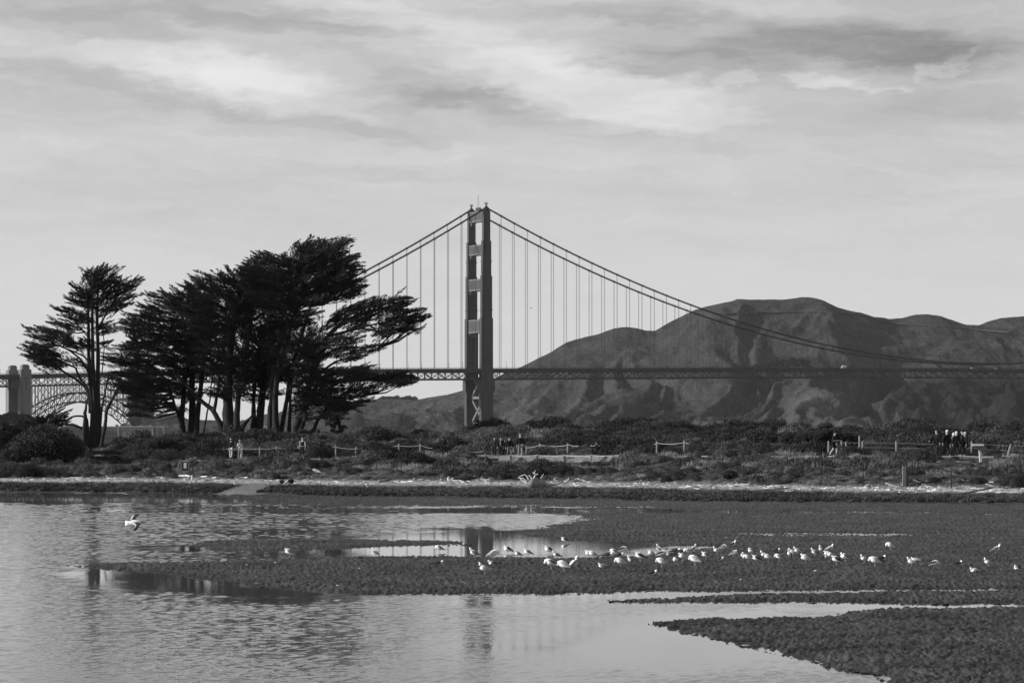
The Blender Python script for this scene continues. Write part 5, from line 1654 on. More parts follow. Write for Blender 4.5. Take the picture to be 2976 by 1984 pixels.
# white oval board and dark pipe among the trees
Yo = 229.0
g = P(769, 1264, Yo); t = tag(empty('oval_board', g), 'white rounded board standing upright between the cypress trunks', 'board')
N = 20; c0 = P(769.5, 1250, Yo) - g
rim = [c0 + Vector((math.cos(2 * math.pi * i / N) * .20 + .04 * math.sin(2 * math.pi * i / N), .0, math.sin(2 * math.pi * i / N) * .42)) for i in range(N)]
MB().poly(rim, .07, Vector((0, 1, 0))).build('face', mat('board_paint', .60, .6), t)
MB().tube([p + Vector((0, -.03, 0)) for p in rim + rim[:1]], [.022] * (N + 1), 6, cap=False).build('rim', m_white, t)
MB().bar(c0 + Vector((0, .05, -.4)), Vector((0, .05, -.3)), .07).build('post', m_postd, t)
Yq = 221.0; g = P(916, 1276, Yq); t = tag(empty('drain_pipe', g), 'short dark pipe with a flange lying right of the leaning cypress', 'pipe')
a, b = P(907, 1272, Yq) - g, P(921, 1271.5, Yq) - g
MB().tube([a, b], [.10, .10], 12).build('pipe', m_stake, t); MB().tube([b, b + Vector((.09, 0, 0))], [.14, .14], 12).build('flange', m_postd, t)
MB().bar(a + Vector((.1, 0, -.3)), a + Vector((.1, 0, 0)), .08).build('support', m_stake, t)
MB().tube([b, b + Vector((.5, 0, .01)), b + Vector((1.1, .1, -.08))], [.02, .018, .012], 5).build('rod', m_stake, t)

# kite over the strait
Yk = 700.0; g = P(1675, 1216, Yk)
t = tag(empty('kite', g), 'dark curved kite flying low in front of the hills, right of the tower', 'kite')
kp = [P(x, y, Yk) - g for x, y in ((1671, 1224), (1668.5, 1217), (1670, 1210), (1675, 1206.5), (1681, 1206), (1683.5, 1207.5))]
mb = MB(); mb.tube(kp, [(.06, .10), (.16, .45), (.17, .6), (.17, .6), (.14, .45), (.05, .1)], 8); mb.build('canopy', m_stake, t, True)
for p in (kp[0], kp[2], kp[-1]): MB().tube([p, Vector((-.05, -2, -1.6))], [.02, .02], 3).build('line', m_wire, t)

# ------------------------------------------------------------------ driftwood
LOGS = [
    (500, 1384, 577, 1382, 6.5, 'w', 'thick pale log lying below the notice board'), (558, 1381, 557, 1394, 4, 'w', 'short pale stub standing under the notice board log'), (574, 1366, 589, 1366, 3.5, 'w', 'small pale piece of driftwood just right of the notice board'),
    (580, 1386, 602, 1384, 4, 'w', 'short pale log touching the right end of the notice board log'), (612, 1389.5, 629, 1386, 3.5, 'w', 'second short pale log right of the notice board'), (679, 1389, 725, 1387, 4, 'w', 'slim pale log left of the sandy gap in the marsh grass'),
    (610, 1367, 663, 1366, 2, 'g', 'thin straight grey plank up the slope right of the notice board'), (898, 1364, 911, 1365, 3.5, 'w', 'small pale block at the upper end of the wide plank'), (909, 1364, 935, 1374, 8, 'w', 'wide bleached plank tilted against a fence stake'),
    (820, 1394, 828, 1404, 4, 'w', 'pale upright end of the forked driftwood on the sand'), (828, 1405, 849, 1394, 5, 'd', 'dark half of the forked driftwood on the sand'),
    (960, 1398, 980, 1398, 3, 'w', 'small pale log on the sand left of the dark curved log'), (1100, 1402, 1138, 1393, 5, 'd', 'dark curved log lying on the sand'), (1154, 1401, 1199, 1398, 3.5, 'w', 'slim pale log right of the dark curved one'), (1198, 1399, 1205, 1388, 4, 'g', 'short grey branch rising from the slim pale log'),
    (1187, 1364, 1290, 1346, 2.6, 'w', 'long thin pale pole lying up the slope'), (1300, 1344, 1330, 1340, 2.6, 'w', 'upper broken end of the long thin pole on the slope'), (1302, 1386, 1304, 1399, 6, 'w', 'knobbed root end of the pale log in front of the tower'), (1305, 1394, 1349, 1398, 5, 'w', 'pale log with a root knob in front of the tower'), (1312, 1390, 1338, 1391, 3, 'w', 'thin pale log lying behind the knobbed log'),
    (1372, 1394, 1424, 1393, 3, 'w', 'slim pale log between the knobbed log and the white root stump'), (1349, 1390, 1360, 1387, 4, 'w', 'short pale chunk behind the slim logs'), (1372, 1399, 1490, 1401, 2.6, 'g', 'long low grey log half sunk in sand left of the white root stump'),
    (1682, 1391, 1712, 1402, 4, 'w', 'pale slanted stick right of the root stump'), (1674, 1411, 1691, 1412, 6, 'w', 'chunky white block of driftwood on the grass edge'), (1386, 1366, 1404, 1369, 2.2, 'w', 'bleached twig on the slope beside a stake'),
    (1890, 1381, 1901, 1379, 3, 'w', 'small white driftwood stick on the slope left of the feathery bush'), (1992, 1414, 2008, 1413, 3.5, 'w', 'small pale log on the sand below the feathery bush'), (2012, 1417, 2032, 1413, 3, 'd', 'small dark log on the sand below the feathery bush'), (2116, 1405, 2124, 1413, 4, 'w', 'forked root end of the long white log'),
    (2122, 1410.5, 2196, 1406, 6, 'w', 'long white log with a forked end right of the feathery bush'), (2121, 1432, 2210, 1426, 3, 'd', 'left half of the long dark timber at the grass edge'), (2212, 1426, 2296, 1417, 3, 'd', 'right half of the long dark timber at the grass edge'),
    (2280, 1427, 2300, 1428, 3, 'w', 'small white piece beside the end of the long dark timber'), (2363, 1414, 2406, 1410, 2.6, 'd', 'thin dark branch on the sand left of the pale logs'), (2495, 1416, 2555, 1418, 5.5, 'w', 'pale log lying left of the timber pile'), (2575, 1404, 2612, 1416, 5.5, 'w', 'pale plank leaning down toward the timber pile'),
    (2560, 1421, 2630, 1419, 2.2, 'd', 'thin dark stick in front of the timber pile'), (2637, 1419, 2660, 1418, 4, 'w', 'short pale log right of the foot of the timber pile'), (2654, 1394, 2697, 1411, 4, 'w', 'pale broken branch slanting down right of the timber pile'), (2725, 1412, 2732, 1417, 3, 'w', 'small white stick standing in the sand right of the slanting branch'),
    (2763, 1419, 2790, 1419, 4, 'd', 'dark low log at the foot of a stake'), (2780, 1438, 2893, 1415, 4.6, 'd', 'long dark beam lying diagonally at the right'), (2866, 1406, 2906, 1420, 5, 'w', 'pale jagged log crossing the top end of the dark beam'),
    (2803, 1427, 2822, 1428, 4.5, 'w', 'small pale log left of the dark beam'), (2840, 1429, 2990, 1435, 8, 'w', 'biggest white log, running out of the picture at the right'), (2915, 1419, 2990, 1413, 3, 'd', 'dark pole above the biggest white log'),
    (66, 1386.5, 96, 1385, 5, 'w', 'pale log at the far left on the sand'), (88, 1379, 98, 1375, 4, 'w', 'short pale log above the one at the far left'), (30, 1375, 60, 1376, 3, 'g', 'grey log at the left under the big round shrub'), (309, 1389, 374, 1390, 4, 'w', 'long pale log on the sand below the slender cypress'),
    (190, 1401, 192, 1390, 2.4, 'w', 'white stick standing upright in the marsh grass'), (420, 1387, 470, 1386, 3.5, 'g', 'grey log left of the thick log by the notice board'), (150, 1387, 240, 1388, 3, 'w', 'thin pale log line on the sand left of the slender cypress')]
MW = {'w': m_wood, 'g': m_wood2, 'd': m_woodd}
rg = np.random.default_rng(77)
for (x1, y1, x2, y2, th, mm, lab) in LOGS:
    g1 = ray_ground(x1, max(y1, y2)); Y = g1.y
    s = Y / F; r = th * s / 2
    A, B = P(x1, y1, Y), P(x2, y2, Y)
    if abs(y1 - y2) < 4 and (x2 - x1) > 10:      # lying on the sand
        g2 = ray_ground(x2, max(y1, y2)); B = P(x2, y2, Y + np.clip(g2.y - g1.y, -1.2, 1.2))
    o = (A + B) / 2; n = 7
    o.z += .03; pts = [A.lerp(B, q) - o + Vector((0, rg.normal(0, r * .35), rg.normal(0, r * .22))) for q in np.linspace(0, 1, n)]
    rad = [(r * rg.uniform(.75, 1.15) * (.8 if i in (0, n - 1) else 1), r * rg.uniform(.8, 1.1)) for i in range(n)]
    mb = MB().tube(pts, rad, 7)
    ob = mb.build('driftwood_log', MW[mm], None, False, loc=o)
    tag(ob, lab, 'driftwood', 'driftwood along the sand')
    if (B - A).length > 1.1 and mm == 'w' and rg.uniform() < .6:
        q = rg.uniform(.2, .8); a = A.lerp(B, q) - o
        MB().tube([a, a + Vector((rg.normal(0, .12), -.03, .12)), a + Vector((rg.normal(0, .22), -.05, .26))], [r * .5, r * .35, r * .15], 5).build('broken_branch', MW[mm], ob)

# uprooted stump with white roots
Ys = ray_ground(1560, 1416).y; g = P(1552, 1417, Ys); s = Ys / F
st = tag(empty('driftwood_stump', g), 'uprooted stump with curving white roots on the sand', 'driftwood')


def sp_(x, y, d=0.0):     # crop coordinates of the stump study
    return P(1480 + x / 10.69, 1340 + y / 10.69, Ys) - g + Vector((0, d, 0))


roots = [([(600, 590), (580, 520), (540, 450), (480, 415), (380, 440), (310, 480), (270, 530)], 20, 7), ([(560, 740), (540, 660), (500, 590), (440, 530), (380, 515), (305, 520)], 26, 10),
         ([(530, 740), (500, 670), (440, 600), (340, 545)], 22, 9), ([(710, 580), (680, 500), (640, 460), (605, 430)], 17, 9), ([(775, 530), (775, 480), (810, 430), (860, 400), (895, 385)], 22, 9),
         ([(815, 430), (780, 380), (730, 340)], 15, 8), ([(790, 400), (785, 330), (820, 270)], 15, 5), ([(975, 530), (1010, 480), (1040, 430), (1070, 390)], 12, 5), ([(440, 530), (425, 500), (415, 475)], 8, 3),
         ([(600, 730), (560, 750), (540, 740)], 40, 16), ([(1210, 600), (1215, 560), (1225, 530)], 12, 6), ([(1380, 570), (1410, 540), (1435, 500)], 12, 6)]
for i, (pp, r0, r1) in enumerate(roots):
    k = len(pp)
    MB().tube([sp_(x, y, -.1 - .12 * (i % 3)) for x, y in pp], [(r0 + (r1 - r0) * j / (k - 1)) / 10.69 * s for j in range(k)], 7).build('root', m_wood, st, True)
body = MB()
body.tube([sp_(700, 690, -.15), sp_(780, 680, -.05), sp_(900, 690, .1), sp_(1020, 690, .25), sp_(1120, 690, .4)], [(.25, .22), (.34, .30), (.30, .27), (.25, .22), (.2, .16)], 12)
body.ell(sp_(720, 650, -.22), (.20, .16, .26)); body.ell(sp_(800, 560, -.1), (.24, .16, .14)); body.ell(sp_(690, 740, -.25), (.13, .1, .15))
body.build('stump', mat('stump_wood', .22, .95, .6, 7, bump=.05, bscale=9), st)
MB().tube([sp_(1050, 720, .3), sp_(1250, 740, .4), sp_(1500, 700, .4), sp_(1700, 640, .4)], [.13, .11, .07, .05], 8).build('trunk', m_wood2, st, True)
MB().tube([sp_(1690, 645, .4), sp_(1780, 610, .4), sp_(1840, 560, .4), sp_(1848, 515, .4)], [.05, .045, .035, .018], 6).build('root', m_wood, st, True)

# scattered wrack and splinters
rg = np.random.default_rng(99)
C = MB()
for i in range(2200):
    px = rg.uniform(-60, 3040); yw, yp = interp(px, YW), interp(px, YP)
    tt = rg.normal(.43, .06) if rg.uniform() < .8 else rg.uniform(.30, .62)
    Y = yw + tt * (yp - 1.5 - yw); X = (px - 1488) / F * Y
    if 690 < px < 760 and rg.uniform() < .6: continue
    z = gz(X, Y); L = rg.uniform(.08, .55) * rg.uniform(.4, 1); a = rg.normal(0, .7)
    r = rg.uniform(.008, .026)
    d = Vector((math.cos(a), math.sin(a), rg.normal(0, .14))) * L / 2
    c = Vector((X, Y, z + r + .02)); C.bar(c - d, c + d, r * 2, r * 1.4)
me = C.mesh('driftwood_splinters', m_wood)
me.materials.append(m_woodd); me.materials.append(m_wood2)
mi = np.repeat(rg.choice([0, 0, 1, 2, 2], len(me.polygons) // 6 + 1), 6)[:len(me.polygons)]
me.polygons.foreach_set('material_index', mi.astype(np.int32))
tag(mesh_obj('driftwood_splinters', me), kind='stuff')

# ------------------------------------------------------------------ people
m_skin = mat('skin', .42, .6, spec=.3)
m_black = mat('black_cloth', .010, .95, .3, 9)
m_navy = mat('dark_cloth', .022, .95, .3, 9)
m_greyc = mat('grey_cloth', .14, .9, .3, 9)
m_khaki = mat('khaki_cloth', .20, .9, .25, 9)
m_light = mat('light_cloth', .42, .9, .15, 9)
m_hairb = mat('dark_hair', .015, .7)
m_hairw = mat('white_hair', .62, .8)
m_shoe = mat('shoes', .03, .7)


def skin_mesh(name, joints, edges, m, root, sub=1):
    """joints: name -> (pos, (rx, ry)); one continuous surface grown round the skeleton"""
    names = list(joints)
    me = bpy.data.meshes.new(name)
    me.from_pydata([tuple(joints[n][0]) for n in names], [(names.index(a), names.index(b)) for a, b in edges], [])
    o = bpy.data.objects.new(name, me); COL.objects.link(o)
    md = o.modifiers.new('skin', 'SKIN'); md.use_smooth_shade = True
    ly = me.skin_vertices[0] if me.skin_vertices else None
    if ly is None:
        bpy.context.view_layer.objects.active = o
        bpy.ops.object.modifier_remove(modifier='skin'); md = o.modifiers.new('skin', 'SKIN')
        ly = me.skin_vertices[0]
    for i, n in enumerate(names):
        r = joints[n][1]; ly.data[i].radius = r if isinstance(r, tuple) else (r, r)
        ly.data[i].use_root = (n == root)
    o.modifiers.new('sub', 'SUBSURF').levels = sub
    dg = bpy.context.evaluated_depsgraph_get()
    new = bpy.data.meshes.new_from_object(o.evaluated_get(dg))
    new.name = name
    bpy.data.objects.remove(o); bpy.data.meshes.remove(me)
    new.materials.clear(); new.materials.append(m)
    for p in new.polygons: p.use_smooth = True
    return new


def person(label, x, ytop, Y, height, yaw=0.0, stride=.25, arms=(.15, -.15), bend=.0, top=('jacket', m_black), legs=('trousers', m_black), hair=m_hairb, hat=None, hood=False, lean=0.0, long_coat=False, bare=False,
           shorts=False, bag=None, group=None, female=False, forearm=0.1, shirt=None, crouch=0.0):
    """figure of a walker. local frame: faces -Y; yaw turns it; stride is the half step; arms: swing of (left, right)"""
    h = height / 1.75
    top_pt = P(x, ytop, Y)
    foot = Vector((top_pt.x, Y, top_pt.z - height * (1 - crouch * .10)))
    t = tag(empty('person', foot, yaw), label, 'person', group)
    V = lambda x_, y_, z_: Vector((x_, y_, z_)) * h
    cz_ = 1 - crouch * .10
    sw = .19 if female else .215
    hip = V(0, 0, .95 * cz_)
    sh = V(lean * .1, -bend * .35, 1.44 * cz_); neck = V(lean * .1, -bend * .42, 1.50 * cz_); head = V(lean * .11, -bend * .5 - .01, 1.64 * cz_)
    J = {'pelvis': (hip, (.155 * h, .11 * h)), 'waist': (hip.lerp(sh, .35), (.135 * h, .10 * h)), 'chest': (hip.lerp(sh, .78), (.165 * h, .115 * h)), 'neckb': (sh + V(0, 0, .03), .065 * h), 'neck': (neck + V(0, 0, .03), .052 * h),
         'jaw': (head + V(0, -.02, -.05), (.062 * h, .075 * h)), 'head': (head + V(0, 0, .03), (.078 * h, .092 * h)), 'crown': (head + V(0, .01, .085), (.055 * h, .065 * h)), 'nose': (head + V(0, -.105, -.01), .014 * h)}
    E = [('pelvis', 'waist'), ('waist', 'chest'), ('chest', 'neckb'), ('neckb', 'neck'), ('neck', 'jaw'), ('jaw', 'head'), ('head', 'crown'), ('head', 'nose')]
    hands = []
    for sd, s_, sg in (('l', 1, 1), ('r', -1, -1)):
        hp = hip + V(.09 * s_, 0, -.04)
        fy = -stride * s_
        an = V(.10 * s_, fy, .09 + (.06 if fy > .12 else 0))
        kn = hp.lerp(an, .5) + V(.01 * s_, -.05 - crouch * .2 - abs(stride) * .12, .01)
        J.update({'hip' + sd: (hp, .092 * h), 'knee' + sd: (kn, .060 * h), 'calf' + sd: (kn.lerp(an, .35) + V(0, .015, 0), .058 * h), 'ankle' + sd: (an, .040 * h), 'toe' + sd: (an + V(.015 * s_, -.15, -.055), (.042 * h, .03 * h))})
        E += [('pelvis', 'hip' + sd), ('hip' + sd, 'knee' + sd), ('knee' + sd, 'calf' + sd), ('calf' + sd, 'ankle' + sd), ('ankle' + sd, 'toe' + sd)]
        swg = arms[0] if s_ == 1 else arms[1]
        S_ = sh + V(sw * s_, 0, -.035)
        el_ = S_ + V(.05 * s_, -swg * .28, -.28)
        fa = forearm if not isinstance(forearm, tuple) else forearm[0 if s_ == 1 else 1]
        wr = el_ + V(.01 * s_ - fa * .12 * s_, -swg * .16 - fa * .24, -.24 + fa * .2)
        hd = wr + (wr - el_).normalized() * .085 * h
        J.update({'sh' + sd: (S_, .060 * h), 'elb' + sd: (el_, .042 * h), 'wr' + sd: (wr, .027 * h), 'palm' + sd: (hd, (.036 * h, .022 * h))})
        E += [('chest', 'sh' + sd), ('sh' + sd, 'elb' + sd), ('elb' + sd, 'wr' + sd), ('wr' + sd, 'palm' + sd)]
        hands.append((wr, hd, s_))
    body = skin_mesh('body', J, E, m_skin, 'pelvis')
    # fingers closed loosely, merged into the body mesh
    mb = MB()
    for wr, hd, s_ in hands:
        d = (hd - wr).normalized(); side = d.cross(Vector((s_, 0, 0)));
        side = Vector((0, -1, 0)) if side.length < .1 else side.normalized()
        inn = Vector((-s_, 0, 0))
        for k, ln in enumerate((.066, .078, .074, .058)):
            b0 = hd + side * ((k - 1.5) * .019 * h) + d * .01
            mb.tube([b0, b0 + d * ln * .55 * h, b0 + d * ln * .9 * h + inn * .018 * h, b0 + d * ln * .95 * h + inn * .035 * h], [.009 * h, .0085 * h, .008 * h, .006 * h], 5)
        b0 = wr.lerp(hd, .45) + side * .028 * h
        mb.tube([b0, b0 + side * .022 * h + d * .02 * h, b0 + side * .026 * h + d * .05 * h], [.011 * h, .0095 * h, .007 * h], 5)
    for e in (-1, 1):      # ears and eyes
        mb.ell(head + V(.085 * e, .005, .0), (.012 * h, .022 * h, .03 * h), nu=6, nv=5)
    bm = bmesh.new(); bm.from_mesh(body)
    tmp = mb.mesh('tmp', m_skin, True); bm.from_mesh(tmp); bm.to_mesh(body); bm.free(); bpy.data.meshes.remove(tmp)
    bo = mesh_obj('body', body, t)
    eb = MB()
    for e in (-1, 1): eb.ell(head + V(.03 * e, -.085, .025), (.012 * h, .008 * h, .008 * h), nu=6, nv=4)
    eb.build('eyes', m_hairb, t)
    # clothes follow the same skeleton a little fatter
    def grow(keys, edges, add, name, m, root):
        JJ = {}
        for k in keys:
            p, r = J[k] if k in J else extra_j[k]
            r = r if isinstance(r, tuple) else (r, r)
            JJ[k] = (p, (r[0] + add * h, r[1] + add * h))
        return mesh_obj(name, skin_mesh(name, JJ, edges, m, root), t)
    extra_j = {}
    tname, tm = top
    keys = ['pelvis', 'waist', 'chest', 'neckb', 'shl', 'shr']
    ed = [('pelvis', 'waist'), ('waist', 'chest'), ('chest', 'neckb'), ('chest', 'shl'), ('chest', 'shr')]
    if not bare:
        keys += ['elbl', 'elbr']; ed += [('shl', 'elbl'), ('shr', 'elbr')]
        if not shorts:
            extra_j['cufl'] = (J['elbl'][0].lerp(J['wrl'][0], .93), .036 * h); extra_j['cufr'] = (J['elbr'][0].lerp(J['wrr'][0], .93), .036 * h)
            keys += ['cufl', 'cufr']; ed += [('elbl', 'cufl'), ('elbr', 'cufr')]
    extra_j['hem'] = (J['pelvis'][0] + V(0, 0, -.16 if long_coat else -.07), (.165 * h, .125 * h)); keys.append('hem'); ed.append(('pelvis', 'hem'))
    grow(keys, ed, .030 if not bare else .010, tname, tm, 'chest')
    lname, lm = legs
    if shorts:
        for sd in 'lr': extra_j['sk' + sd] = (J['hip' + sd][0].lerp(J['knee' + sd][0], .85), .085 * h)
        grow(['pelvis', 'hipl', 'hipr', 'skl', 'skr'], [('pelvis', 'hipl'), ('pelvis', 'hipr'), ('hipl', 'skl'), ('hipr', 'skr')], .018, lname, lm, 'pelvis')
    else:
        for sd in 'lr': extra_j['an' + sd] = (J['calf' + sd][0].lerp(J['ankle' + sd][0], .95), .052 * h)
        grow(['pelvis', 'hipl', 'hipr', 'kneel', 'kneer', 'calfl', 'calfr', 'anl', 'anr'], [('pelvis', 'hipl'), ('pelvis', 'hipr'), ('hipl', 'kneel'), ('hipr', 'kneer'), ('kneel', 'calfl'), ('kneer', 'calfr'), ('calfl', 'anl'), ('calfr', 'anr')], .016, lname, lm, 'pelvis')
    for sd in 'lr':
        a = J['ankle' + sd][0]; b = J['toe' + sd][0]
        MB().tube([a + V(0, .05, -.045), a + V(0, -.02, -.03), a.lerp(b, .6) + V(0, 0, -.01), b + V(0, -.05, -.008)], [(.038 * h, .04 * h), (.045 * h, .055 * h), (.048 * h, .04 * h), (.03 * h, .022 * h)], 8).build('shoe', m_shoe, t, True)
    if shirt:
        c = J['chest'][0]; MB().ell(J['waist'][0].lerp(c, .5) + V(0, -.105, 0), (.075 * h, .055 * h, .26 * h), nu=10, nv=8).build('shirt_front', shirt, t, True)
    hc = head + V(0, .018, .045)
    if hood:
        mesh_obj('hood', skin_mesh('hood', {'a': (neck + V(0, .03, -.02), (.10 * h, .10 * h)), 'b': (head + V(0, .03, .02), (.115 * h, .12 * h)), 'c': (head + V(0, .01, .12), (.07 * h, .08 * h))}, [('a', 'b'), ('b', 'c')], tm, 'a'), t)
    elif hat is not None:
        mb = MB().ell(hc + V(0, -.01, .035), (.098 * h, .11 * h, .075 * h), nu=12, nv=8)
        mb.tube([hc + V(0, -.11, .01), hc + V(0, -.19, -.005)], [(.06 * h, .01 * h), (.045 * h, .008 * h)], 8)
        mb.build('cap', hat, t, True)
        MB().ell(hc + V(0, .03, -.03), (.088 * h, .09 * h, .07 * h)).build('hair', hair, t, True)
    else:
        MB().ell(hc + V(0, .012, .012), (.092 * h, .105 * h, .092 * h), nu=12, nv=8).build('hair', hair, t, True)
        if female: MB().ell(head + V(0, .06, -.05), (.075 * h, .05 * h, .11 * h), nu=10, nv=8).build('long_hair', hair, t, True)
    if bag:
        wr = hands[0][1] if bag == 'l' else hands[1][1]
        MB().box(wr + V(0, -.02, -.17), (.05 * h, .13 * h, .20 * h), taper=.75).build('bag', m_light, t)
    return t


PW = 'people walking on the path'
# yaw: 0 faces the camera, + turns towards the left of the picture when negative ...
person('person in dark jacket, pale trousers and white cap on the path, left of the pair', 671, 1275, 207, 1.66, R(170), .16, top=('jacket', m_black), legs=('trousers', m_light), hat=m_light, hair=m_hairb, group=PW)
person('person in long pale coat and white sun hat, right of the pair on the path', 697, 1279, 207, 1.58, R(200), .12, top=('coat', m_light), legs=('trousers', m_light), hat=m_light, hair=m_hairb, female=True, long_coat=True, group=PW)
person('person in dark sleeveless top with bare arms walking near the rope fence', 879, 1271, 206, 1.72, R(-15), .2, top=('tank_top', m_black), legs=('trousers', m_black), bare=True, hair=m_khaki, group=PW)
person('person in a dark hooded coat walking alone with back turned', 1288, 1268, 203, 1.62, R(175), .12, top=('coat', m_black), hood=True, forearm=.9, long_coat=True, group=PW)
person('person in grey-sided dark jacket, leftmost of the five walkers left of the tall man', 1437, 1268, 201, 1.72, R(-25), .15, top=('jacket', m_navy), hat=m_black, group=PW, arms=(.1, -.1))
person('person in black cap and open black jacket over a grey shirt', 1456, 1269, 201.6, 1.70, R(-12), .1, top=('jacket', m_black), shirt=m_greyc, hat=m_black, group=PW)
person('shorter dark-clothed person between the grey-shirted walker and the one with the bag', 1466, 1277, 202.6, 1.5, R(10), .1, top=('jacket', m_black), hair=m_hairb, group=PW)
person('person in black coat and cap with grey trousers, carrying a small pale bag', 1480, 1270, 200.8, 1.72, R(20), .28, top=('jacket', m_black), legs=('trousers', m_greyc), hat=m_black, bag='l', arms=(.35, -.3), group=PW, long_coat=True)
person('tall man in black jacket and khaki trousers walking at the front of the group', 1512, 1261, 200.4, 1.88, R(8), .24, top=('jacket', m_black), legs=('trousers', m_khaki), hair=m_khaki, arms=(.15, -.15), group=PW, long_coat=True)
person('runner in dark t-shirt and shorts, crouching slightly with hands at the waist', 2421, 1254, 168.4, 1.74, R(75), .22, bend=.25, crouch=.35, top=('t_shirt', m_black), legs=('shorts', m_black), shorts=True, hat=m_navy, forearm=1.3, group=PW)
person('stout person in black jacket reaching a hand out, leftmost of the right-hand group', 2722, 1249, 166.6, 1.82, R(-40), .2, top=('jacket', m_black), legs=('trousers', m_navy), hair=m_hairb, arms=(.1, .9), forearm=(.1, .8), group=PW)
person('grey-haired person in a long black coat, second from the left in the right-hand group', 2752, 1250, 166.4, 1.80, R(-150), .18, top=('coat', m_black), hair=m_hairw, long_coat=True, group=PW)
person('white-haired woman in black coat in the middle of the right-hand group', 2779, 1254, 166.2, 1.72, R(-160), .2, top=('coat', m_black), hair=m_hairw, female=True, long_coat=True, group=PW)
person('curly fair-haired woman half hidden behind the white-haired one', 2771, 1258, 168.0, 1.66, R(-140), .15, top=('jacket', m_greyc), legs=('trousers', m_navy), hair=m_hairw, female=True, group=PW)
person('person in dark hat and dark jacket at the right of the right-hand group', 2797, 1250, 167.2, 1.80, R(-100), .2, top=('jacket', m_navy), hat=m_black, arms=(.2, -.2), forearm=.6, group=PW)
person('fair-haired person behind the shoulder of the one in the dark hat', 2804, 1256, 168.8, 1.72, R(-60), .12, top=('jacket', m_black), hair=m_hairw, group=PW)

# ------------------------------------------------------------------ gulls
m_gw = mat('white_plumage', .86, .8, .05, 30, obj=True)
m_gg = mat('grey_wing', .15, .8, .2, 30, obj=True)
m_gp = mat('pale_wing', .38, .8, .25, 40, obj=True)
m_gd = mat('dark_wing', .035, .8, .3, 40, obj=True)
m_gk = mat('black_wing_tip', .010, .9)
m_gb = mat('beak', .30, .5)
m_gl = mat('pale_leg', .32, .7)


